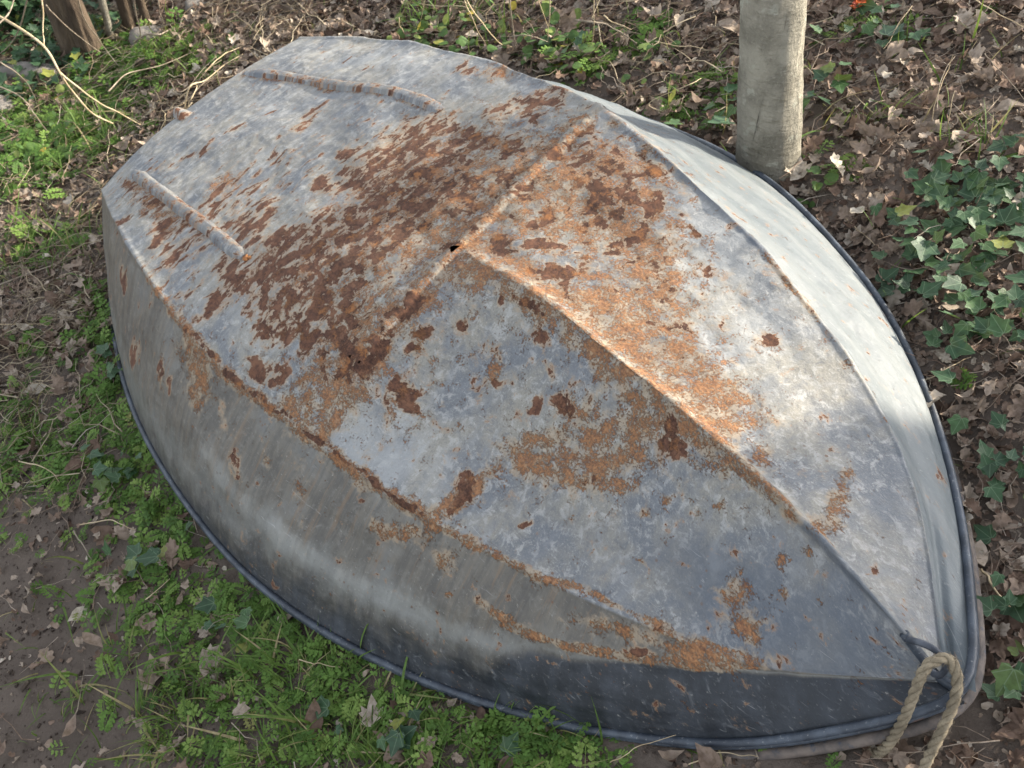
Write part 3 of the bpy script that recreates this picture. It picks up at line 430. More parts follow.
# ---------------------------------------------------------------- the boat
FEAT = json.loads('''[["D",0.18,0.265,18.7,13.69,154.59,4.77,0.6],["D",0.1883,0.135,29.65,25.96,154.97,4.08,0.6],["D",0.105,-0.26,19.83,19.24,148.58,1.71,0.6],["O",0.1867,-0.39,5.09,11.22,78.86,0.64,0.6],["D",0.1967,-0.415,9.38,15.16,156.79,-4.2,0.5],["D",0.1067,-0.03,38.18,18.89,133.32,-6.6,0.4],["D",0.0883,-0.37,45.81,23.59,183.25,-23.83,0.5],["D",0.0683,-0.56,24.22,14.98,122.39,-16.43,0.5],["D",0.0583,-0.795,33.31,2.81,15.57,-19.67,0.5],["D",0.135,-0.765,35.61,3.78,18.83,-23.2,0.5],["D",0.175,-0.785,7.64,22.33,95.36,-5.98,0.6],["O",0.12,-0.765,14.2,0.99,7.55,-13.41,0.5],["D",0.1933,-0.72,4.47,23.1,122.73,-3.75,0.5],["D",0.11,-0.955,-5.52,20.13,139.42,-5.16,0.5],["D",0.1933,-0.87,-5.26,20.8,125.53,-0.02,0.6],["D",0.2267,-0.82,-5.67,14.96,131.71,3.54,0.7],["D",0.0933,-0.705,35.0,1.12,4.81,-30.65,0.5],["D",0.3167,-0.67,58.55,21.65,47.56,-16.39,0.8],["D",0.2883,-0.425,-4.68,12.28,65.87,6.04,0.9],["D",0.3483,-0.39,8.39,8.59,59.96,-5.29,0.7],["D",0.3033,-0.045,53.41,19.17,38.07,-15.7,0.6],["D",0.2917,0.145,22.51,18.27,116.14,-5.65,0.6],["D",0.2917,0.9,59.35,17.63,44.0,-25.72,0.6],["D",0.3367,0.96,77.22,23.14,31.17,-18.13,0.45],["O",0.3367,0.96,38.61,11.57,31.17,-18.13,0.5],["D",0.405,0.74,38.28,18.13,87.68,-11.7,0.8],["D",0.4467,0.8,81.18,23.89,50.43,-21.01,0.7],["D",0.4317,0.92,23.52,9.62,68.86,-12.78,0.75],["D",0.4467,0.945,81.01,23.66,36.61,-15.61,0.7],["D",0.3967,0.585,53.29,16.87,55.41,-24.85,0.6],["D",0.3633,0.565,85.49,27.85,42.9,-20.08,0.6],["D",0.3433,0.415,13.56,9.31,59.96,-2.64,0.8],["D",0.3333,0.15,10.02,9.49,63.52,-0.71,0.75],["D",0.43,0.545,39.86,12.15,50.62,-21.23,0.8],["D",0.4733,0.6,54.41,15.37,56.78,-21.39,0.8],["D",0.3983,0.345,14.97,7.86,46.12,-6.12,0.6],["D",0.4217,0.075,19.92,10.48,34.82,-4.56,0.7],["D",0.4617,0.225,23.74,8.81,53.63,-12.36,0.6],["D",0.4317,-0.075,12.0,8.01,31.13,-2.33,0.7],["D",0.43,-0.305,11.55,8.13,32.5,-3.13,0.75],["D",0.4367,-0.455,6.45,7.38,36.7,-1.7,0.6],["D",0.5667,0.135,76.74,17.34,64.64,-17.46,0.8],["D",0.5967,0.26,75.01,12.46,80.25,-28.36,0.8],["D",0.4967,0.205,30.02,12.97,69.89,-7.94,0.45],["D",0.5167,0.7,16.91,18.87,188.39,7.28,0.6],["D",0.5167,0.86,59.98,24.8,154.32,-15.2,0.6],["D",0.5367,0.75,25.77,17.28,194.47,-1.61,0.6],["D",0.53,0.96,135.94,32.87,152.01,-40.98,0.7],["D",0.6,0.905,98.45,19.9,107.36,-20.58,0.6],["D",0.6233,0.815,136.88,26.39,137.75,-24.36,0.6],["D",0.6317,0.715,118.65,22.79,68.31,-11.83,0.7],["D",0.59,0.58,132.98,27.5,60.77,-12.03,0.6],["D",0.5717,0.38,155.34,33.9,105.28,-24.2,0.6],["D",0.6367,0.575,104.57,20.32,109.46,-18.79,0.7],["D",0.6383,0.165,142.14,29.08,57.29,-10.05,0.8],["D",0.6217,0.14,109.0,14.33,45.1,-31.65,0.7],["D",0.5267,0.435,69.12,16.99,67.54,-21.24,0.6],["D",0.495,0.475,36.21,15.69,140.37,-15.73,0.6],["D",0.6733,0.81,211.62,21.6,230.89,-79.45,0.7],["D",0.5883,0.7,39.31,8.15,20.45,-4.07,0.3],["O",0.575,0.675,11.91,4.46,33.43,-2.45,0.55],["O",0.6083,0.6,27.47,5.45,21.47,-3.95,0.35],["O",0.6717,0.555,38.53,7.34,30.87,-4.38,0.4],["O",0.5617,-0.09,113.27,21.06,97.44,-34.91,0.7],["O",0.4983,0.13,16.18,4.35,9.03,-3.28,0.3],["D",0.3383,-0.83,-0.99,11.45,109.24,-1.34,0.8],["D",0.3017,-0.89,-8.19,26.49,208.44,-0.14,0.5],["D",0.2867,-0.94,94.32,37.41,124.31,-36.73,0.5],["D",0.3767,-0.43,4.03,5.07,41.65,-2.59,0.6],["D",0.3633,-0.635,46.69,15.02,38.89,-14.42,0.8],["D",0.475,-0.495,15.86,9.7,47.47,-5.74,0.7],["D",0.4283,-0.71,24.93,12.13,56.18,-11.06,0.75],["D",0.495,-0.635,19.7,11.84,65.8,-8.98,0.8],["D",0.4583,-0.905,50.34,5.83,46.77,-27.61,0.8],["D",0.5383,-0.645,39.3,13.84,76.2,-13.03,0.8],["D",0.4317,-0.895,125.38,26.22,166.18,-64.4,0.6],["D",0.44,-0.535,3.86,4.46,22.73,-1.25,0.32],["D",0.4033,0.045,3.94,3.64,21.44,-0.28,0.3],["D",0.3983,0.345,6.49,3.41,23.06,-3.06,0.2],["O",0.4417,-0.47,2.84,3.17,11.15,-0.55,0.25],["O",0.41,0.135,3.13,2.72,12.25,-0.16,0.22],["O",0.4383,0.51,8.34,3.17,13.46,-3.22,0.2],["D",0.245,-0.35,0.68,3.2,22.91,0.81,0.22],["D",0.2283,-0.645,-0.61,3.85,25.62,0.79,0.25],["D",0.3017,0.455,6.23,3.2,24.83,-3.27,0.15],["D",0.5867,-0.65,75.91,4.25,34.33,-21.02,0.85],["D",0.5733,-0.44,71.22,15.56,175.48,-33.21,0.7],["D",0.5717,-0.375,151.46,23.46,117.21,-31.85,0.7],["D",0.595,-0.27,186.7,2.58,16.4,-30.24,0.6],["D",0.65,-0.35,175.76,25.88,95.65,-35.23,0.8],["O",0.6433,-0.325,86.85,12.87,35.12,-13.32,0.4],["D",0.6133,-0.09,214.04,31.15,78.43,-31.81,0.7],["D",0.64,-0.03,145.46,-10.78,7.99,-61.34,0.7],["D",0.6667,-0.115,133.94,-0.88,12.8,-36.73,0.7],["D",0.6867,-0.205,227.38,30.49,73.08,-24.4,0.7],["D",0.69,-0.335,219.48,9.11,36.49,-30.08,0.8],["D",0.7117,-0.275,118.93,14.97,86.19,-26.44,0.85],["O",0.7167,-0.255,95.5,11.84,87.37,-26.49,0.5],["D",0.7083,-0.125,230.46,29.36,177.93,-55.19,0.5],["D",0.5867,-0.98,162.85,27.04,196.35,-67.15,0.7],["D",0.8033,-0.14,56.76,20.18,96.83,-9.14,0.95],["D",0.7383,-0.8,224.04,26.86,206.41,-58.12,0.8],["D",0.5317,-0.625,21.59,11.97,72.24,-8.77,0.7],["D",0.5433,-0.51,45.65,24.1,189.8,-19.04,0.6],["D",0.5433,-0.345,26.16,13.54,90.22,-8.07,0.65],["D",0.6717,-0.79,157.64,10.86,18.99,-18.53,0.6],["D",0.54,-0.435,8.11,11.6,163.75,-4.75,0.4],["D",0.6183,-0.33,30.14,4.35,32.45,-10.46,0.1],["D",0.5367,-0.01,70.93,15.66,44.39,-18.93,0.6],["O",0.7117,-0.535,48.46,8.95,73.55,-15.19,0.75],["O",0.7483,-0.385,22.1,3.01,39.25,-9.28,0.68],["O",0.7667,-0.185,29.24,4.7,58.4,-11.38,0.6],["O",0.7617,-0.48,47.57,4.13,84.79,-28.08,0.65],["D",0.7617,-0.47,90.26,9.63,115.46,-31.31,0.35],["O",0.6817,-0.855,13.95,7.6,153.57,-7.27,0.85],["D",0.6833,-0.865,21.17,11.4,269.51,-12.65,0.4],["O",0.5917,-0.735,23.09,3.51,23.92,-6.47,0.12],["O",0.59,0.035,26.23,4.7,12.94,-15.34,0.75],["O",0.6683,0.005,29.89,3.05,0.84,-16.86,0.8],["O",0.72,0.025,39.33,5.55,16.15,-11.92,0.85],["O",0.755,0.065,51.59,5.56,18.85,-10.88,0.95],["O",0.8017,0.03,52.2,5.17,-9.56,-12.9,0.8],["O",0.845,-0.01,55.74,-3.83,-10.56,-22.64,0.75],["O",0.89,-0.01,64.64,-3.54,3.3,-30.17,0.6],["O",0.6667,0.22,39.85,4.94,27.12,-12.38,0.5],["O",0.7067,0.265,36.59,4.26,30.74,-10.08,0.45],["O",0.7183,0.265,55.78,10.47,50.14,-5.43,0.5],["O",0.765,0.185,60.35,8.23,84.46,-12.99,0.65],["O",0.7017,0.36,48.67,9.2,35.78,-4.2,0.55],["O",0.75,0.165,44.68,4.99,32.57,-9.4,0.7],["O",0.7717,0.22,54.55,7.31,69.34,-10.28,0.65],["O",0.8083,0.235,51.77,5.04,37.19,-7.79,0.8],["O",0.815,0.07,73.32,11.68,92.57,-4.23,0.7],["O",0.8533,0.16,63.63,24.88,155.67,2.44,0.6],["D",0.7733,0.705,125.64,21.38,164.06,-14.62,0.5],["O",0.7733,0.705,73.29,12.47,109.38,-9.75,0.4],["D",0.7383,0.41,148.77,26.89,172.13,-17.4,0.4],["O",0.8233,0.965,156.41,27.35,243.44,-14.99,0.4],["O",0.885,0.56,170.67,24.15,141.85,-5.26,0.55],["O",0.905,0.305,144.18,13.18,66.96,-3.44,0.72],["O",0.9183,0.075,135.06,13.87,198.78,-1.94,0.6],["O",0.92,-0.145,248.15,9.71,257.37,-33.63,0.6],["O",0.8967,-0.745,112.04,10.08,115.52,-10.99,0.75],["D",0.8967,-0.745,176.06,15.83,192.54,-18.31,0.4],["O",0.885,-0.61,191.27,5.68,37.54,-12.19,0.6],["O",0.9083,-0.82,239.21,8.46,63.99,-14.96,0.6],["O",0.91,-0.72,322.93,11.53,125.1,-26.9,0.55],["O",0.9067,-0.305,220.51,9.66,178.51,-28.55,0.5],["O",0.9133,-0.495,294.7,10.86,151.66,-27.06,0.55],["O",0.81,-0.48,237.19,20.33,243.92,-58.65,0.65],["O",0.8533,-0.24,236.2,16.47,174.06,-34.11,0.55],["O",0.8183,-0.37,291.52,24.12,192.98,-44.71,0.5],["O",0.8217,-0.7,324.67,25.63,227.15,-54.6,0.5],["W",0.865,-0.505,356.47,12.99,24.92,-7.71,0.7],["W",0.9167,-0.43,328.78,-1.95,3.83,-4.77,0.45],["W",0.8767,-0.445,53.09,6.86,303.69,-30.12,0.5],["O",0.5983,0.58,8.64,2.28,12.6,-1.48,0.22],["O",0.5017,0.525,6.82,2.9,11.48,-1.25,0.22],["O",0.4833,0.015,3.49,2.45,10.68,-0.13,0.2],["O",0.7017,0.41,19.25,1.59,4.22,-2.73,0.2],["O",0.5333,-0.685,5.13,3.73,22.85,-2.31,0.2],["D",0.6583,0.58,25.84,2.87,7.53,-3.14,0.2],["D",0.5567,0.715,10.28,3.95,18.48,-1.49,0.22],["D",0.59,0.38,20.14,4.23,19.09,-3.9,0.22],["D",0.715,0.525,36.98,3.92,16.54,-4.82,0.12],["D",0.5017,0.29,9.69,4.13,18.92,-2.11,0.25],["O",0.7317,-0.485,9.94,1.72,20.87,-4.21,0.14],["O",0.7933,0.14,22.26,1.28,1.02,-3.14,0.18],["T",0.8833,-0.61,26.66,0.06,2.49,-5.18,0.75],["T",0.8517,-0.575,23.64,0.97,23.38,-7.84,0.4],["T",0.955,-0.325,57.51,-1.14,1.09,-2.73,0.6],["T",0.9633,-0.7,47.39,0.21,18.23,-3.33,0.95],["T",0.9317,-0.745,30.79,0.32,7.55,-5.15,0.8],["T",0.89,-0.78,41.88,0.44,4.29,-6.63,0.5],["T",0.9117,0.77,40.16,3.56,22.22,-1.01,0.5],["T",0.8633,0.815,62.91,4.48,16.72,-2.14,0.35],["T",0.9667,0.785,39.07,3.23,47.42,-0.09,0.5],["T",0.915,-0.215,31.85,-0.47,4.82,-3.64,0.4],["T",0.9333,-0.825,47.61,-0.09,-15.27,-7.67,0.5],["T",0.2467,0.245,4.09,3.21,15.48,-0.09,0.4],["T",0.12,0.4,8.95,2.26,7.02,-4.61,0.3],["T",0.2883,0.745,10.37,3.19,9.91,-5.31,0.35],["T",0.3833,-0.08,-1.4,6.57,48.43,5.76,0.5],["T",0.17,-0.29,2.97,4.34,23.24,0.24,0.2],["T",0.6517,0.005,25.35,3.74,8.04,-4.6,0.3],["T",0.7583,-0.72,20.67,1.56,21.9,-9.68,0.35],["W",0.6233,-0.895,17.75,0.34,0.08,-6.56,0.45],["W",0.5683,-0.915,25.83,-0.41,1.91,-12.26,0.4],["W",0.4017,-0.8,18.09,-0.66,-2.6,-12.53,0.35],["W",0.165,0.795,8.38,1.92,6.49,-10.0,0.5],["W",0.1183,0.185,8.23,3.2,23.56,-3.2,0.3],["W",0.6767,0.8,23.2,0.95,1.27,-3.09,0.55],["W",0.765,0.695,26.05,0.87,1.57,-4.25,0.45],["W",0.6233,-0.625,17.93,1.14,7.63,-5.7,0.25],["O",0.3783,-1.2,67.02,15.68,39.59,-9.54,0.75],["O",0.385,-1.085,72.29,17.36,35.32,-8.71,0.6],["O",0.35,-1.07,26.45,12.46,33.63,-6.88,0.45],["D",0.43,-1.175,187.05,30.76,49.88,-13.6,0.95],["D",0.4733,-1.355,162.02,16.41,70.66,-20.11,0.95],["D",0.2283,-1.52,69.2,2.49,57.72,-15.26,0.9],["D",0.3133,-1.3,122.59,14.97,90.0,-26.27,0.9],["D",0.3383,-1.315,208.03,23.5,90.74,-26.21,0.7],["O",0.315,-1.315,92.15,10.84,38.63,-11.18,0.45],["O",0.6267,-1.17,216.62,23.18,146.01,-45.08,0.7],["O",0.6567,-1.125,57.4,3.35,68.13,-32.59,0.6],["O",0.7017,-1.13,135.85,-1.45,-7.06,-28.61,0.6],["O",0.715,-1.29,189.86,11.79,139.21,-41.67,0.7],["O",0.505,-1.24,172.79,21.29,63.01,-19.19,0.4],["O",0.5533,-1.285,187.15,20.69,32.28,-9.51,0.35],["D",0.165,-1.19,97.17,12.46,56.35,-18.83,0.8],["O",0.2833,-0.84,92.9,37.61,155.06,-47.74,0.5],["O",0.815,-1.115,85.16,2.21,61.12,-33.12,0.3],["O",0.8333,-1.1,50.07,0.91,28.26,-19.6,0.42],["O",0.875,-1.065,70.91,0.81,59.52,-25.24,0.6],["O",0.9,-1.01,99.98,0.72,55.15,-21.02,0.8],["D",0.85,-1.19,83.13,1.24,81.25,-46.69,0.6],["W",0.5717,-1.515,16.24,-0.97,-6.42,-16.03,0.7],["W",0.68,-1.465,23.77,-0.41,6.53,-17.25,0.7],["W",0.4517,-1.46,26.4,-3.54,-28.71,-14.25,0.5],["W",0.75,-1.465,33.69,0.24,31.61,-18.39,0.3],["O",0.25,-1.0,47.88,-1.44,8.7,-57.7,0.675],["O",0.2783,-0.995,51.05,-1.98,5.38,-59.23,0.675],["O",0.3033,-0.995,53.76,-2.57,-0.55,-60.35,0.675],["O",0.3283,-0.995,56.3,-3.23,-9.79,-61.28,0.675],["O",0.35,-1.0,59.06,-3.88,-16.96,-61.93,0.675],["O",0.37,-1.005,71.43,-6.61,4.37,-50.3,0.675],["O",0.3883,-1.005,73.69,-6.43,-1.96,-51.06,0.675],["O",0.4067,-1.005,75.62,-6.26,-9.25,-51.88,0.675],["O",0.4233,-1.01,77.61,-6.12,-18.08,-52.66,0.675],["O",0.4417,-1.01,74.74,-2.58,14.41,-56.03,0.675],["O",0.4583,-1.005,76.76,-2.4,9.37,-56.99,0.675],["O",0.4767,-1.005,78.15,-2.22,7.76,-57.99,0.675],["O",0.4933,-1.0,78.75,-3.07,9.52,-69.41,0.675],["O",0.5117,-1.0,62.1,-4.16,-9.7,-68.94,0.675],["O",0.5333,-1.005,63.28,-2.7,-10.06,-59.19,0.675],["O",0.5517,-1.005,84.07,-2.55,1.53,-59.99,0.675],["O",0.5667,-1.005,85.62,-2.56,-1.38,-60.14,0.675],["O",0.5833,-1.005,87.54,-2.58,-5.85,-60.23,0.675],["O",0.5983,-1.01,88.46,-2.63,-6.29,-60.18,0.675],["O",0.6133,-1.01,89.96,-2.7,-8.52,-60.04,0.675],["O",0.5117,-1.0,62.1,-4.16,-8.49,-60.33,0.81],["O",0.5333,-1.005,63.28,-2.7,-8.8,-51.79,0.81],["O",0.5517,-1.005,84.07,-2.55,1.34,-52.49,0.81],["O",0.5667,-1.005,85.62,-2.56,-1.2,-52.63,0.81],["O",0.5833,-1.005,87.54,-2.58,-5.12,-52.7,0.81],["O",0.5983,-1.01,88.46,-2.63,-5.5,-52.66,0.81],["O",0.6133,-1.01,89.96,-2.7,-7.46,-52.53,0.81],["O",0.6283,-1.01,91.18,-0.8,16.27,-52.87,0.81],["O",0.6417,-1.005,93.7,-0.88,12.26,-52.69,0.81],["O",0.6567,-1.005,97.2,-0.98,6.05,-52.43,0.81],["O",0.67,-1.0,100.49,3.43,-0.54,-58.42,0.81],["O",0.6833,-1.0,84.36,3.55,8.1,-57.46,0.81],["O",0.7,-1.0,87.34,3.43,2.09,-56.71,0.81],["O",0.715,-1.0,90.22,3.3,-2.39,-55.87,0.81],["D",0.3483,-0.995,67.56,-1.94,14.39,-110.33,0.54],["D",0.3683,-0.995,70.37,-2.65,4.2,-111.59,0.54],["D",0.3867,-0.995,72.61,-3.35,-6.84,-112.59,0.54],["D",0.405,-0.995,74.53,-4.05,-19.55,-113.47,0.54],["D",0.4233,-1.0,76.86,-4.75,-36.64,-114.25,0.54],["D",0.44,-1.0,74.62,-1.29,25.38,-118.14,0.54],["D",0.4583,-1.0,76.81,-1.95,15.91,-119.29,0.54],["D",0.475,-0.995,77.94,-2.49,12.79,-120.28,0.54],["D",0.4917,-0.995,78.58,-3.0,15.71,-121.34,0.54],["D",0.5117,-0.995,62.01,-4.15,-17.31,-120.65,0.54],["D",0.5317,-1.0,63.19,-4.34,-17.57,-121.83,0.54],["D",0.55,-1.0,83.91,-3.9,2.99,-123.41,0.54],["D",0.5667,-1.0,85.62,-2.81,-2.47,-122.74,0.54],["D",0.5817,-1.0,87.36,-1.61,-9.6,-121.67,0.54],["D",0.5967,-1.0,88.29,-0.4,-10.7,-120.45,0.54],["D",0.6117,-1.005,89.74,-2.69,-14.21,-105.14,0.54],["D",0.6267,-1.0,90.83,3.49,33.64,-117.46,0.54],["D",0.6417,-1.0,93.67,3.61,24.68,-117.35,0.54],["D",0.655,-0.995,96.72,3.53,13.91,-117.3,0.54],["D",0.6683,-0.995,100.14,3.44,0.71,-116.91,0.54],["O",0.73,-1.0,92.45,2.85,-14.74,-73.48,0.45],["O",0.7433,-1.005,95.27,-0.63,-18.38,-67.07,0.45],["O",0.7567,-1.01,98.1,-0.66,-21.23,-66.17,0.45],["O",0.77,-1.005,101.89,1.69,55.85,-64.56,0.45],["O",0.7833,-0.995,104.59,4.52,54.33,-65.97,0.45],["O",0.795,-0.985,106.88,4.23,51.92,-64.88,0.45],["O",0.8067,-0.98,127.74,2.79,-6.89,-65.32,0.45],["O",0.8167,-0.98,130.18,2.52,-12.66,-64.13,0.45],["O",0.8267,-0.985,132.78,2.23,-19.99,-62.85,0.45],["O",0.8367,-0.99,135.21,1.94,-22.79,-61.47,0.45],["O",0.8483,-0.99,119.22,1.74,-2.19,-59.67,0.45],["O",0.8583,-0.99,121.18,1.48,-3.19,-58.32,0.45],["O",0.87,-0.995,123.88,1.16,-12.19,-56.64,0.45],["O",0.88,-0.995,126.92,1.59,7.77,-54.7,0.45],["O",0.89,-0.99,129.72,1.28,-9.77,-52.93,0.45],["O",0.9,-0.995,133.18,0.95,-35.14,-50.86,0.45],["O",0.7517,-1.28,93.99,-3.2,-106.12,-57.03,0.765],["O",0.765,-1.305,96.82,-3.27,-120.78,-54.61,0.765],["O",0.7767,-1.315,111.42,1.15,48.09,-54.94,0.765],["O",0.7883,-1.305,114.69,1.12,40.57,-54.15,0.765],["O",0.8,-1.3,117.94,1.03,31.6,-52.91,0.765],["O",0.81,-1.29,120.62,0.97,24.0,-51.9,0.765],["O",0.8217,-1.28,119.2,2.27,82.01,-49.53,0.765],["O",0.8317,-1.265,121.88,2.17,75.62,-48.29,0.765],["O",0.8433,-1.245,123.64,2.02,82.36,-46.62,0.765],["O",0.8533,-1.225,147.08,2.82,114.78,-44.51,0.765],["O",0.8617,-1.205,148.87,2.63,116.6,-43.05,0.765],["O",0.87,-1.18,150.83,2.43,116.85,-41.5,0.765],["O",0.8783,-1.155,153.19,2.2,114.32,-39.77,0.765],["O",0.8867,-1.13,162.6,2.72,146.55,-37.32,0.765],["O",0.8933,-1.1,164.95,2.47,143.16,-35.83,0.765],["O",0.9017,-1.07,168.81,2.1,134.22,-33.78,0.765],["O",0.9083,-1.04,172.06,1.79,126.33,-32.08,0.765],["O",0.54,-0.945,0.7,18.89,136.23,-6.88,0.63],["O",0.5433,-0.875,0.73,18.84,141.16,-5.71,0.63],["O",0.545,-0.805,0.69,18.76,145.44,-4.68,0.63],["O",0.5467,-0.735,-11.24,18.86,147.89,1.41,0.63],["O",0.545,-0.665,-11.0,18.68,148.22,2.2,0.63],["O",0.5433,-0.595,-10.45,18.47,147.26,3.02,0.63],["O",0.5417,-0.52,-9.54,18.21,145.06,3.9,0.63],["O",0.5417,-0.45,9.19,18.35,143.55,-2.93,0.63],["O",0.5433,-0.375,9.82,18.19,142.37,-2.1,0.63],["O",0.5433,-0.305,10.74,18.01,138.59,-1.3,0.63],["O",0.545,-0.23,11.8,17.84,134.92,-0.6,0.63],["O",0.505,-0.93,7.46,22.03,98.02,-6.87,0.675],["O",0.51,-0.87,8.13,22.06,96.66,-6.32,0.675],["O",0.5133,-0.81,8.89,22.06,95.33,-5.7,0.675],["O",0.515,-0.75,0.53,22.44,94.68,-1.93,0.675],["O",0.5167,-0.69,1.45,22.3,93.57,-1.27,0.675],["O",0.5167,-0.63,2.33,22.12,92.35,-0.58,0.675],["O",0.5183,-0.57,3.16,21.94,91.75,0.06,0.675],["O",0.5167,-0.51,4.04,21.7,90.2,0.75,0.675],["O",0.5167,-0.45,4.85,21.46,89.28,1.4,0.675],["O",0.52,0.195,19.97,17.46,147.74,4.58,0.45],["O",0.5167,0.275,19.4,17.39,146.61,4.54,0.45],["O",0.515,0.355,18.91,17.31,146.39,4.51,0.45],["O",0.5117,0.435,18.36,17.24,145.7,4.46,0.45],["O",0.51,0.515,17.93,17.16,145.59,4.41,0.45],["O",0.5083,0.59,22.67,18.19,142.32,1.58,0.45],["O",0.5083,0.665,22.34,18.1,142.87,1.56,0.45],["O",0.5067,0.74,21.96,18.03,142.89,1.52,0.45],["O",0.5067,0.815,21.63,17.95,143.55,1.49,0.45],["O",0.505,0.89,21.28,17.87,143.58,1.45,0.45],["O",0.0117,0.48,52.6,9.25,-3.64,-25.49,0.45],["O",0.0383,0.475,54.09,9.63,-4.05,-26.82,0.45],["O",0.0633,0.475,53.39,9.99,0.25,-28.05,0.45],["O",0.0867,0.48,51.19,10.32,7.89,-29.12,0.45],["O",0.1117,0.49,50.11,10.67,13.5,-30.21,0.45],["O",0.1367,0.5,49.24,11.01,18.5,-31.26,0.45],["O",0.1583,0.515,52.2,11.98,20.54,-32.46,0.45],["O",0.1817,0.53,51.31,12.29,25.45,-33.38,0.45],["O",0.2033,0.545,50.64,12.57,29.8,-34.22,0.45],["O",0.225,0.565,50.42,12.84,32.81,-35.0,0.45],["O",0.2467,0.585,50.6,13.08,34.62,-35.79,0.45],["O",0.2683,0.6,51.64,10.72,8.01,-43.73,0.45],["O",0.2933,0.605,51.71,10.87,12.15,-44.91,0.45],["O",0.3183,0.61,52.51,10.99,14.69,-46.06,0.45],["O",0.11,-0.695,37.83,3.51,23.05,-38.68,0.45],["O",0.1433,-0.675,39.83,3.86,24.21,-41.21,0.45],["O",0.1733,-0.66,41.63,4.03,24.9,-43.36,0.45],["O",0.2033,-0.64,43.31,4.08,26.23,-45.33,0.45],["O",0.2317,-0.625,45.13,4.03,25.73,-47.08,0.45],["O",0.265,-0.61,34.46,2.86,25.86,-48.97,0.45],["O",0.3017,-0.59,36.3,2.62,24.17,-50.9,0.45],["T",0.57,0.995,81.34,5.49,12.07,-64.11,0.7200000000000001],["T",0.5867,1.0,85.39,12.19,20.31,-20.46,0.7200000000000001],["T",0.6,1.01,88.83,11.99,25.89,-20.4,0.7200000000000001],["T",0.615,1.015,82.16,9.79,-7.87,-25.31,0.7200000000000001],["T",0.6317,1.01,85.37,9.57,-0.51,-25.03,0.7200000000000001],["T",0.6467,1.015,87.66,9.32,7.51,-24.67,0.7200000000000001],["T",0.6633,1.005,83.02,7.76,-23.37,-28.35,0.7200000000000001],["T",0.6783,1.005,85.87,7.52,-16.17,-27.98,0.7200000000000001],["T",0.695,0.995,88.9,1.52,-8.57,-62.23,0.7200000000000001],["T",0.71,0.995,89.98,1.79,4.78,-61.25,0.7200000000000001],["T",0.7233,1.005,91.46,6.73,12.76,-26.44,0.7200000000000001],["T",0.7383,1.005,92.8,6.45,21.82,-25.92,0.7200000000000001],["O",0.725,0.97,83.91,2.85,74.95,-88.93,0.315],["O",0.74,0.985,85.03,2.95,90.73,-87.11,0.315],["O",0.755,0.99,105.56,0.97,-25.36,-87.9,0.315],["O",0.7667,0.985,107.31,1.11,-22.1,-86.4,0.315],["O",0.78,0.985,109.3,1.26,-12.69,-84.54,0.315],["T",0.9117,-0.02,146.22,-10.78,-25.25,-55.61,0.81],["T",0.92,-0.025,148.11,-11.16,-20.22,-53.8,0.81],["T",0.93,-0.02,150.72,-10.4,-9.91,-48.67,0.81],["T",0.9383,-0.025,152.59,-10.74,-6.46,-46.1,0.81],["T",0.9467,-0.025,156.46,-10.37,2.46,-41.73,0.81],["T",0.955,-0.03,142.65,-8.87,-2.18,-36.07,0.81],["T",0.965,-0.02,146.44,-7.26,10.19,-27.26,0.81],["T",0.975,-0.005,149.14,-5.19,21.4,-16.84,0.81],["T",0.9833,-0.015,148.8,-5.22,11.27,-12.72,0.81],["T",0.9917,0.035,147.84,4.51,25.11,-2.76,0.81]]''')
boat = empty('upturned_boat')
tag(boat, 'upturned grey metal rowing boat with flaking rusty bottom lying on the bank', 'boat')
MB = Matrix(((*ROT[0], 0), (*ROT[1], 0), (*ROT[2], 0), (0, 0, 0, 1)))
boat.matrix_world = Matrix.Translation(Vector(BC)) @ MB @ Matrix.Translation(Vector((-HJ['L']/2, 0, 0)))

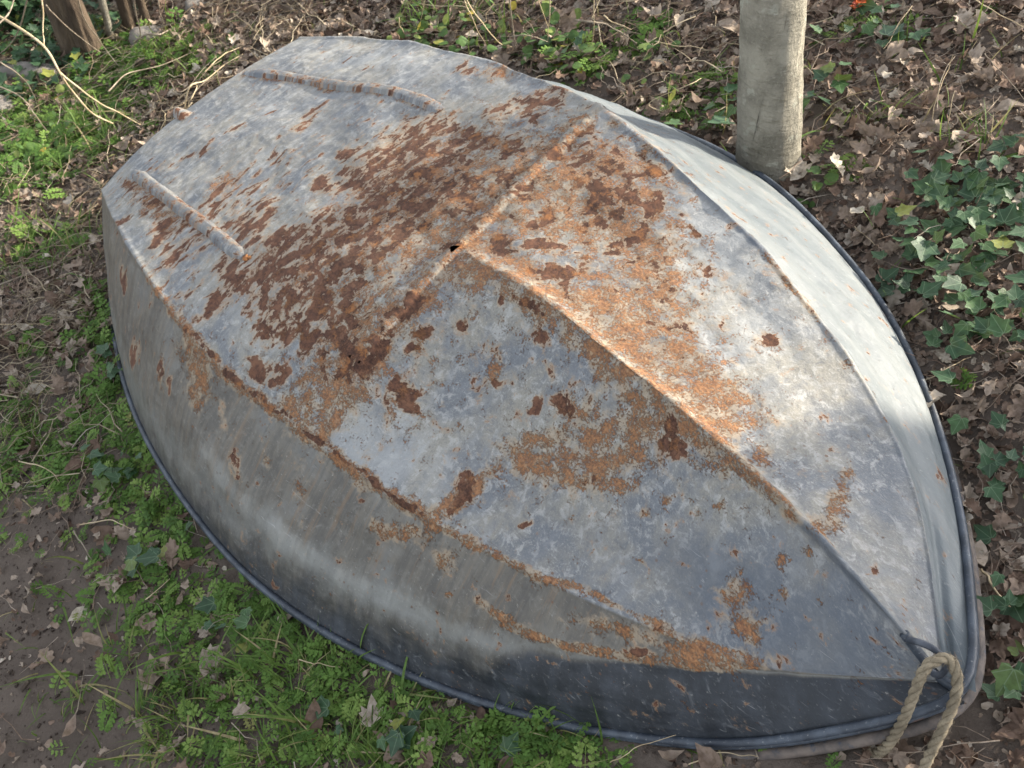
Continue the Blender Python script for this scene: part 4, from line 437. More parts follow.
SEAM = HJ['seam']
def bl(x, c, w): return np.exp(-((x-c)/w)**2)
def hull_full(S, T):
    """hull surface with seams, dents and laps"""
    e = 2e-3
    P = hull_point(S, T)
    ds = hull_point(np.clip(S+e, 0, 1), T)-hull_point(np.clip(S-e, 0, 1), T); dt = hull_point(S, T+e)-hull_point(S, T-e)
    N = np.cross(ds, dt); N /= np.linalg.norm(N, axis=-1)[..., None]+1e-12
    N = N*np.sign(N[..., 2:3]+(N[..., 1:2]*T[..., None])*.5)
    h = np.zeros_like(S)
    bot = (np.abs(T) <= 1.0)
    soft = sstep(1.04, .97, np.abs(T))
    # welded lap strip across the boat, narrow wedge toward the near chine
    c1 = np.where(T < 0, .537+.005*np.abs(T), .537-.036*T)
    c2 = np.where(T < 0, .537-.031*np.abs(T), .537-.036*T+.0)
    lo = np.minimum(c1, c2)-.004; hi = np.maximum(c1, c2)+.004
    h += soft*.0035*sstep(lo-.004, lo, S)*(1-sstep(hi, hi+.004, S))
    h += soft*sstep(.98, .8, np.abs(T))*.0036*bl(S, c1, .0055)*(.2+1.4*fbm(T*22, S*30, 3, 4))
    # fore lap on near panel
    cf = np.interp(-T, [0, .2, .66, .95, 1.0], [.768, .738, .695, .682, .680])
    h += np.where(T < 0, soft*.0042*(1-sstep(cf-.003, cf+.003, S))*sstep(SEAM, SEAM+.03, S)*sstep(0, .06, -T), 0)
    # corroded lumps along the keel weld
    h += .0035*bl(T, 0.02, .022)*sstep(SEAM, SEAM+.02, S)*(1-sstep(.84, .9, S))*fbm(S*160, T*40, 3, 9)*1.4
    h += .0022*bl(T, 0, .030)*sstep(.80, .86, S)
    h += -.0016*bl(T, -.08, .04)*sstep(.80, .86, S)
    # chine bead
    h += .0022*bl(np.abs(T), 1, .018)*(.5+fbm(S*60, T*3, 2, 12))
    # extra crease on near bow side
    cr_ = np.interp(S, [.66, .695, .745, .8167, .9117, .93], [1.0, 1.13, 1.27, 1.29, 1.03, 1.0])
    aT = -T
    tri = np.clip(np.minimum((aT-1)/(cr_-1+1e-3), (2-aT)/(2-cr_)), 0, 1)
    h += np.where((aT > 1), .010*tri*sstep(.66, .74, S)*(1-sstep(.90, .96, S)), 0)
    # dents and buckling
    X = S*HJ['L']; Y = P[..., 1]
    edge = sstep(0, .08, S)*sstep(1.0, .72, S)*sstep(2.0, 1.8, np.abs(T))
    h += edge*((fbm(X*4.2+3, T*2.1+7, 3, 21)-.5)*.022+(fbm(X*13, T*6, 3, 22)-.5)*.0065+(fbm(X*40, T*18, 2, 27)-.5)*.0012)
    h += (fbm(X*70, Y*70, 3, 23)-.5)*.0012
    # far side long flat facet
    h += np.where(T > 1, -.006*bl(T, 1.3, .12)*sstep(.3, .5, S), 0)
    return P+N*h[..., None]

s_ax = np.unique(np.concatenate([np.linspace(0, 1, 520), np.linspace(.522, .55, 50)]))
t_ax = np.unique(np.concatenate([np.linspace(-2, -1, 90), np.linspace(-1, 1, 260), np.linspace(-.05, .05, 45), np.linspace(-.66, -.62, 12), np.linspace(1, 2, 80)]))
t_ax = t_ax[np.concatenate([[True], np.diff(t_ax) > 1e-5])]
SS, TT = np.meshgrid(s_ax, t_ax, indexing='ij')
HV = hull_full(SS, TT)
att = {k: np.zeros(SS.shape) for k in ('D', 'E', 'O', 'T', 'W')}
# warp the coordinates a little so that patches are ragged
wS = SS+(fbm(SS*40, TT*12, 3, 31)-.5)*.016; wT = TT+(fbm(SS*40+9, TT*12+4, 3, 32)-.5)*.07
for k, s0, t0, a, b, c, d, st in FEAT:
    side_ = abs(t0) > 1.0
    ds = wS-s0; dt = wT-t0
    q = (a*ds+b*dt)**2+(c*ds+d*dt)**2
    g = st*1.15*np.exp(-q*.5)
    if k == 'D' and s0 > .53: k = 'E'
    if k in 'TW': g = st*np.exp(-q*.6)
    att[k] = 1-(1-att[k])*(1-np.clip(g, 0, 1))
att['O'] = np.minimum(att['O'], .60)
att['D'] = np.maximum(np.minimum(att['D'], .58), np.minimum(att['E'], .85))
# girth coordinate
dV = np.linalg.norm(np.diff(HV, axis=1), axis=2)
G = np.concatenate([np.zeros((len(s_ax), 1)), np.cumsum(dV, 1)], 1)
mid = np.argmin(np.abs(t_ax)); G = G-G[:, mid:mid+1]
UV = np.stack([SS*HJ['L'], G], -1)
near_side = sstep(1.0, 1.012, -TT); far_side = sstep(1.0, 1.012, TT)
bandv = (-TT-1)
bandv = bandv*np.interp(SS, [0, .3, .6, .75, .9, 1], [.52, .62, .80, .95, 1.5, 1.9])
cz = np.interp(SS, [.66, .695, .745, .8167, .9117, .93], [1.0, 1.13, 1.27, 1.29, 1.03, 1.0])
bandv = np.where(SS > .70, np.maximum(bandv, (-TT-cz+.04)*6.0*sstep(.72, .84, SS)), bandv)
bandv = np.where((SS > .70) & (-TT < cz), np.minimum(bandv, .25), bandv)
sternv = sstep(.50, .22, SS)
# hole: triangular tear beside the seam
hs, ht = .5367, .004
F = grid_faces(len(s_ax), len(t_ax))
cS = SS.ravel()[F].mean(1); cT = TT.ravel()[F].mean(1)
px_ = ((cS-hs)*HJ['L'])/.0085; py_ = (cT-ht)*.36/.0095
hole = (px_ > -1) & (px_ < 1) & (np.abs(py_) < (.55+.45*px_)) | ((cS-.5285)**2*HJ['L']**2+((cT+.640)*.36)**2 < .0022**2) | ((cS-.5405)**2*HJ['L']**2+((cT+.635)*.36)**2 < .0022**2)
F = F[~hole]
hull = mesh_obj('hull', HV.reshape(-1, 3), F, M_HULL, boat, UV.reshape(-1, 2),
                dict(rust_dark=att['D'].ravel(), rust_orange=att['O'].ravel(), dark_paint_shade=att['T'].ravel(), paint_pale=att['W'].ravel(),
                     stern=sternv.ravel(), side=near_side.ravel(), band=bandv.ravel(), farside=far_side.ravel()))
# transom
tt = np.linspace(-1, 1, 81)
top = hull_full(np.zeros(81), tt)
rimN0 = hull_full(np.zeros(1), np.array([-2.]))[0]; rimF0 = hull_full(np.zeros(1), np.array([2.]))[0]
rows = []
for k in np.linspace(0, 1, 24):
    a = hull_full(np.zeros(1), np.array([-1-k]))[0]; b = hull_full(np.zeros(1), np.array([1+k]))[0]
    u = (tt+1)/2
    strt = a[None]*(1-u)[:, None]+b[None]*u[:, None]
    base_top = top[0][None]*(1-u)[:, None]+top[-1][None]*u[:, None]
    rows.append(strt+(top-base_top)*(1-k))
TV = np.array(rows); TV[..., 0] -= .0015
za = np.zeros(TV.shape[0]*81)
mesh_obj('transom', TV.reshape(-1, 3), grid_faces(24, 81), M_HULL, boat, TV[..., [1, 2]].reshape(-1, 2),
         {k: za for k in ('rust_orange', 'dark_paint_shade', 'paint_pale', 'side', 'band', 'farside')} | {'rust_dark': za+.2, 'stern': za+1})
# rolled gunwale: round bead over a flat outward flange
def rim_curve(off_out=0., off_up=0., s0=0., s1=1.):
    s = np.linspace(s0, s1, 150)
    n = hull_point(s, np.full(150, -2.)); f = hull_point(s, np.full(150, 2.))
    n = n.copy(); f = f.copy()
    n[:, 1] -= off_out; f[:, 1] += off_out; n[:, 2] += off_up; f[:, 2] += off_up
    P = np.concatenate([n, f[::-1]])
    # round the stem corner and shift it outwards
    c = len(n)
    bowx = n[-1, 0]+off_out
    P[:, 0] = np.minimum(P[:, 0]+off_out*sstep(.8, 1, P[:, 0]/HJ['L']), bowx)
    K = P.copy()
    for _ in range(5):
        K[c-5:c+5] = (K[c-6:c+4]+K[c-4:c+6])/2
    return K
rc = rim_curve(.0015, .004)
rc2 = rim_curve(.0030, -.0035)
sA = rc[0]; sB = rc[-1]
v1 = tube(rc, .0060, 12); v2 = tube(rc2, .0050, 10)
mesh_obj('gunwale', *join([v1, v2]), M_RIM, boat)
sb = np.linspace(0, 1, 30)[:, None]
mesh_obj('transom_rim', *tube(sA*(1-sb)+sB*sb, .006, 10), M_RIM, boat)

stm = np.concatenate([hull_point(np.ones(6), np.linspace(-.001, -1, 6)), hull_point(np.ones(8), np.linspace(-1.1, -1.8, 8))])
stm[:, 1] = (stm[:, 1]+np.concatenate([hull_point(np.ones(6), np.linspace(.001, 1, 6)), hull_point(np.ones(8), np.linspace(1.1, 1.8, 8))])[:, 1])/2
stm[:, 0] -= .006
mesh_obj('stem', *tube(smooth_path(stm, 30), .0062, 10), M_RIM, boat)
# bilge runners: folded channels standing on the bottom
def runner(pts, wd, ht):
    P = smooth_path(pts, 70); C = hull_full(P[:, 0], P[:, 1])
    N = np.cross(np.gradient(C, axis=0), hull_full(P[:, 0], P[:, 1]+.02)-C); N /= np.linalg.norm(N, axis=1)[:, None]
    N *= np.sign(N[:, 2:3]); T = np.gradient(C, axis=0); T /= np.linalg.norm(T, axis=1)[:, None]; B = np.cross(T, N)
    prof = [(-1.25, -.15), (-1.0, .25), (-.75, .85), (-.45, 1.0), (.45, 1.0), (.75, .85), (1.0, .25), (1.25, -.15)]
    V = []; k = len(prof); uvs = []
    for i in range(70):
        en = min(1, min(i, 69-i)/4)
        for a, b in prof:
            V.append(C[i]+B[i]*a*wd*(.5+.5*en)+N[i]*(b*ht*(.15+.85*en)+.0002)); uvs.append((P[i, 0]*HJ['L'], 3+a*wd+b*ht))
    F = [[i*k+j, i*k+j+1, (i+1)*k+j+1, (i+1)*k+j] for i in range(69) for j in range(k-1)]
    V = np.array(V); z = np.zeros(len(V))
    nz = fbm(V[:, 0]*12, V[:, 1]*12, 3, 3)
    return mesh_obj('bilge_runner', V, F, M_HULL, boat, np.array(uvs), {k2: z for k2 in ('side', 'band', 'farside')} | {'dark_paint_shade': z+.8*nz} |
                    {'rust_orange': nz*.5, 'rust_dark': z+.45*nz, 'stern': z, 'paint_pale': z})
runner([(.0067, .485), (.1467, .515), (.255, .60), (.33, .615)], .0125, .0060)
runner([(.0317, -.705), (.14, -.655), (.24, -.605), (.318, -.58)], .0125, .0070)
# broken weld stub at the end of the near runner
stub = hull_full(np.array([.325]), np.array([-.575]))[0]
sv = []
for i, (dx, dy, r) in enumerate(((0, 0, .006), (.004, .006, .004), (-.005, .004, .0035))):
    u = np.linspace(0, math.pi, 7); v_ = np.linspace(0, 2*math.pi, 9)[:-1]
    V = np.array([[stub[0]+dx+r*math.sin(a)*math.cos(b)*(1+.3*math.sin(5*b+i)), stub[1]+dy+r*math.sin(a)*math.sin(b), stub[2]+.001+r*.9*math.cos(a)] for a in u for b in v_])
    Fq = [[p*8+q, p*8+(q+1) % 8, (p+1)*8+(q+1) % 8, (p+1)*8+q] for p in range(6) for q in range(8)]
    sv.append((V, Fq))
M_RUST = mat_simple('rust_lump', (.20, .075, .03), (.42, .20, .08), 150, .95, .001)
mesh_obj('weld_stub', *join(sv), M_RUST, boat)
# torn lip on the stern edge
lip = []
for i, u in enumerate(np.linspace(-.13, -.01, 14)):
    c = hull_full(np.array([.0]), np.array([u]))[0]; c2 = hull_full(np.array([.016]), np.array([u]))[0]
    a = math.sin(math.pi*i/13)
    lip += [c2+[0, 0, .0005], (c+c2)/2+[0, 0, .003+.010*a], c+[-.006*a, 0, .004+.013*a]]
lip = np.array(lip)
zz = np.zeros(len(lip))
mesh_obj('torn_lip', lip, [[i*3+j, i*3+j+1, (i+1)*3+j+1, (i+1)*3+j] for i in range(13) for j in range(2)], M_HULL, boat, lip[:, :2],
         {k: zz for k in ('rust_orange', 'side', 'band', 'farside', 'paint_pale')} | {'rust_dark': zz+.3, 'stern': zz+1, 'dark_paint_shade': zz+.4})

def to_local(W):
    return (np.asarray(W)-BC)@ROT+np.array([HJ['L']/2, 0, 0])
ring = [[0.4583, 0.5846, 0.2452], [0.4647, 0.5759, 0.2562], [0.4769, 0.5656, 0.2604], [0.4865, 0.5557, 0.2569], [0.4924, 0.5487, 0.2453], [0.4891, 0.5464, 0.2299], [0.4850, 0.5560, 0.2180], [.478, .568, .215]]
mesh_obj('bow_ring', *tube(smooth_path(to_local(ring), 40), .0042, 10), M_IRON, boat)

# ---------------------------------------------------------------- dinghy nested underneath (only its rim shows)
low = empty('nested_boat')
low.matrix_world = boat.matrix_world.copy()
tag(low, 'second upturned boat lying underneath, only its brown weathered rim showing below the grey bow', 'boat')
lr = rim_curve(.006, -.027)
sx = np.concatenate([np.linspace(0, 1, 150), np.linspace(1, 0, 150)])
fade = sstep(.52, .74, sx)
lr[:, 2] -= .045*(1-fade); lr[:, 1] -= np.sign(lr[:, 1])*.05*(1-fade); lr[:, 0] = np.where(sx < .5, np.maximum(lr[:, 0], .12), lr[:, 0])
mesh_obj('gunwale', *tube(lr, .0085, 10), M_OLDRIM, low)
hb = []
for i, p in enumerate(lr):
    for k in range(6):
        f = k/5
        hb.append([.9+(p[0]-.9)*(1-f*.10), p[1]*(1-.22*f), p[2]+.002+.014*f])
mesh_obj('hull', np.array(hb), grid_faces(len(lr), 6), M_OLDRIM, low)

# ---------------------------------------------------------------- rope
def strand_rope(P, r):
    P = smooth_path(P, 170)
    L_ = np.concatenate([[0], np.cumsum(np.linalg.norm(np.diff(P, axis=0), axis=1))])
    T = np.gradient(P, axis=0); T /= np.linalg.norm(T, axis=1)[:, None]
    N = np.cross(T[0], [0, 0, 1.]); N /= np.linalg.norm(N); out = []
    Ns = []
    for i in range(len(P)):
        N = N-T[i]*(N@T[i]); N /= np.linalg.norm(N); Ns.append(N.copy())
    Ns = np.array(Ns); Bs = np.cross(T, Ns)
    for k in range(3):
        a = L_/(r*6.5)*2*math.pi+k*2*math.pi/3
        Q = P+(Ns*np.cos(a)[:, None]+Bs*np.sin(a)[:, None])*r*.52
        out.append(tube(Q, r*.56, 7))
    # loose fibres
    for _ in range(420):
        i = random.randrange(4, len(P)-4); a = random.uniform(0, 6.28)
        d = Ns[i]*math.cos(a)+Bs[i]*math.sin(a); t_ = T[i]*random.uniform(-1, 1)
        p0 = P[i]+d*r*.9
        out.append(tube(np.array([p0, p0+(d+t_)*r*.25, p0+(d*.9+t_*1.6)*r*.45]), .00022, 3))
    return join(out)
gA = float(gz(.42, .50))
rp = [[0.418, 0.53, gA+.008], [0.4300, 0.507, gA+.006], [0.4360, 0.5025, 0.1236], [0.4406, 0.5033, 0.1565], [0.4464, 0.5117, 0.1989], [0.4526, 0.5246, 0.2291], [0.4584, 0.5363, 0.2503],
      [0.4673, 0.5455, 0.2612], [0.477, 0.5477, 0.2650], [0.4855, 0.5502, 0.2650], [0.4923, 0.5469, 0.2638], [0.4971, 0.5369, 0.2562], [0.4976, 0.5232, 0.244], [0.4927, 0.5079, 0.225],
      [0.4836, 0.4931, 0.205], [0.4739, 0.4784, 0.1785], [0.466, 0.463, 0.145], [.452, .435, float(gz(.452, .435))+.012], [.40, .38, float(gz(.40, .38))+.009], [.30, .36, float(gz(.30, .36))+.009]]
rope = mesh_obj('rope', *strand_rope(rp, .0064), M_ROPE)
tag(rope, 'frayed tan three-strand rope looped through the iron ring at the bow', 'rope')

# ---------------------------------------------------------------- leaf templates (x across, y along, unit length; fan triangles)
def fan(outline, cup=.12, wave=.0, c=(0, .45)):
    o = np.array(outline, float); n = len(o)
    V = [[c[0], c[1], 0]]+[[x, y, abs(x)*cup+wave*math.sin(7*y+3*x)] for x, y in o]
    # midring for curvature
    R = [[c[0]+(x-c[0])*.55, c[1]+(y-c[1])*.55, abs(x)*.55*cup*.6] for x, y in o]
    V = np.array(V+R)
    F = []
    for i in range(n):
        j = (i+1) % n
        F.append([0, 1+n+i, 1+n+j]); F.append([1+n+i, 1+i, 1+j]); F.append([1+n+i, 1+j, 1+n+j])
    return V, np.array(F), V[:, :2].copy()
def sym(h): return h+[(-x, y) for x, y in h[::-1] if x > 1e-6]
OAK = fan(sym([(0, -.12), (.05, .05), (.13, .12), (.10, .22), (.22, .28), (.28, .36), (.17, .43), (.30, .52), (.33, .62), (.20, .67), (.24, .80), (.16, .88), (.10, .86), (.0, 1.0)]), .35, .09)
def curl(t, k, tw):
    v, f, u = t; v = v.copy(); y = v[:, 1]-.4
    v[:, 2] += k*y*y+tw*v[:, 0]*y*1.6; v[:, 0] *= 1-.25*abs(tw)
    v[:, 2] += np.random.default_rng(int(abs(k*100))).normal(0, .035, len(v))
    return v, f, u
OVAL = fan(sym([(0, -.1), (.10, .08), (.22, .25), (.28, .45), (.24, .66), (.13, .86), (0, 1.0)]), .4, .07)
MAPLE = fan(sym([(0, -.05), (.22, .0), (.45, .12), (.34, .25), (.50, .42), (.38, .46), (.42, .66), (.22, .60), (.16, .78), (0, 1.0)]), .3, .10)
CRUMB = fan([(-.3, 0), (.1, -.1), (.35, .2), (.2, .6), (.3, .8), (-.05, 1.0), (-.3, .6)], .5, .1)
IVYL = fan(sym([(0, .04), (.10, -.08), (.24, -.10), (.38, .02), (.37, .16), (.42, .24), (.54, .38), (.40, .48), (.27, .54), (.20, .70), (.10, .88), (0, 1.0)]), .16, .02, (0, .28))
IVYS = fan(sym([(0, .0), (.18, -.08), (.36, .02), (.33, .22), (.48, .40), (.26, .52), (.15, .75), (0, 1.0)]), .2, .02, (0, .28))
ROUNDL = fan(sym([(0, .05), (.2, -.05), (.42, .12), (.50, .38), (.40, .65), (.22, .88), (0, .95)]), -.15, .02)

def frond(npair, droop, width, seed):
    r = random.Random(seed); V = []; F = []; U = []
    def lf(cx, cy, cz, ang, ln, wd):
        o = len(V); ca, sa = math.cos(ang), math.sin(ang)
        pts = [(0, 0), (.35, .25), (.5, .55), (.25, .7), (.18, 1.0), (0, .78), (-.18, 1.0), (-.25, .7), (-.5, .55), (-.35, .25)]
        V.append([cx+sa*ln*.5, cy+ca*ln*.5, cz+.004])
        U.append([0, .5])
        for x, y in pts:
            x *= wd; y *= ln
            V.append([cx+ca*x+sa*y, cy-sa*x+ca*y, cz-abs(x)*.2+r.uniform(-.01, .01)]); U.append([x, y])
        for i in range(len(pts)): F.append([o, o+1+i, o+1+(i+1) % len(pts)])
    for i in range(npair):
        y = .28+.68*i/npair; z = .30*math.sin(min(y*1.7, 3))*1-droop*y*y
        k = width*math.sin(math.pi*(.35+.6*i/npair))
        for sg in (-1, 1):
            a = sg*(1.25-.45*i/npair)
            for j, d in enumerate((.35, .68, 1.0)):
                px = math.sin(a)*k*d; py = y+math.cos(a)*k*d
                lf(px, py, z-d*.05, a+(-1)**j*.45*(j < 2), .15*(1.15-.1*i/npair), .13)
                if j < 2: lf(px, py, z-d*.05, a-(-1)**j*.65, .12, .11)
    lf(0, .95, .28*math.sin(1.6)-droop*.9, 0, .2, .18)
    o = len(V)
    n = 8
    for i in range(n+1):
        y = .98*i/n; z = .30*math.sin(min(y*1.7, 3))-droop*y*y if i else -.05
        V.extend([[-.010, y, z], [.010, y, z]]); U.extend([[0, y], [0, y]])
    for i in range(n): F.append([o+2*i, o+2*i+1, o+2*i+3]); F.append([o+2*i, o+2*i+3, o+2*i+2])
    return np.array(V), np.array(F), np.array(U)
FRONDS = [frond(4, .25, .30, 1), frond(5, .35, .26, 2), frond(3, .15, .34, 3)]

def blade(bend, seed):
    n = 6; V = []; F = []; U = []
    for i in range(n+1):
        f = i/n; wd = .020*(1-f**2.2)+.001
        y = bend*f*f; z = f*math.sqrt(max(0, 1-.5*bend*f))
        V += [[-wd, y, z], [wd, y, z]]; U += [[0, f], [0, f]]
    for i in range(n): F += [[2*i, 2*i+1, 2*i+3], [2*i, 2*i+3, 2*i+2]]
    return np.array(V), np.array(F), np.array(U)
BLADES = [blade(.25, 0), blade(.55, 1), blade(.85, 2)]

def twigt(seed):
    r = np.random.default_rng(seed); P = np.zeros((6, 3)); P[:, 1] = np.linspace(0, 1, 6); P[:, 0] = np.cumsum(r.normal(0, .05, 6)); P[:, 2] = np.abs(np.cumsum(r.normal(0, .03, 6)))
    v, f = tube(P, np.linspace(.010, .004, 6), 4, cap=False)
    f = np.array([[q[0], q[1], q[2]] for q in f]+[[q[0], q[2], q[3]] for q in f])
    return v, f, v[:, :2]
TWIGS = [twigt(i) for i in range(5)]

def euler(yaw, pitch, roll):
    cy, sy, cp, sp, c, s = np.cos(yaw), np.sin(yaw), np.cos(pitch), np.sin(pitch), np.cos(roll), np.sin(roll)
    o = np.ones_like(cy); z = np.zeros_like(cy)
    Rz = np.stack([np.stack([cy, -sy, z], -1), np.stack([sy, cy, z], -1), np.stack([z, z, o], -1)], -2)
    Rx = np.stack([np.stack([o, z, z], -1), np.stack([z, cp, -sp], -1), np.stack([z, sp, cp], -1)], -2)
    Ry = np.stack([np.stack([c, z, s], -1), np.stack([z, o, z], -1), np.stack([-s, z, c], -1)], -2)
    return Rz@Rx@Ry

def scatter(name, temps, P, size, yaw, pitch, roll, rnd, mat, slope=True):
    Vs = []; Fs = []; Us = []; Rs = []; o = 0
    ti = rng.integers(0, len(temps), len(P))
    R = euler(yaw, pitch, roll)
    if slope:
        gxn = (gz0(P[:, 0]+.05, P[:, 1])-gz0(P[:, 0]-.05, P[:, 1]))/.1; gyn = (gz0(P[:, 0], P[:, 1]+.05)-gz0(P[:, 0], P[:, 1]-.05))/.1
        nn = np.stack([-gxn, -gyn, np.ones(len(P))], -1); nn /= np.linalg.norm(nn, axis=1)[:, None]
        xa = np.stack([nn[:, 2], np.zeros(len(P)), -nn[:, 0]], -1); xa /= np.linalg.norm(xa, axis=1)[:, None]; ya = np.cross(nn, xa)
        A = np.stack([xa, ya, nn], -1); R = A@R
    for k, (v, f, u) in enumerate(temps):
        i = np.where(ti == k)[0]
        if not len(i): continue
        W = np.einsum('nij,vj->nvi', R[i]*size[i, None, None], v)+P[i, None, :]
        Vs.append(W.reshape(-1, 3)); Fs.append((f[None]+(np.arange(len(i))*len(v))[:, None, None]+o).reshape(-1, 3)); o += len(i)*len(v)
        Us.append(np.tile(u, (len(i), 1))); Rs.append(np.repeat(rnd[i], len(v)))
    return mesh_obj(name, np.concatenate(Vs), np.concatenate(Fs), mat, None, np.concatenate(Us), dict(rnd=np.concatenate(Rs)))

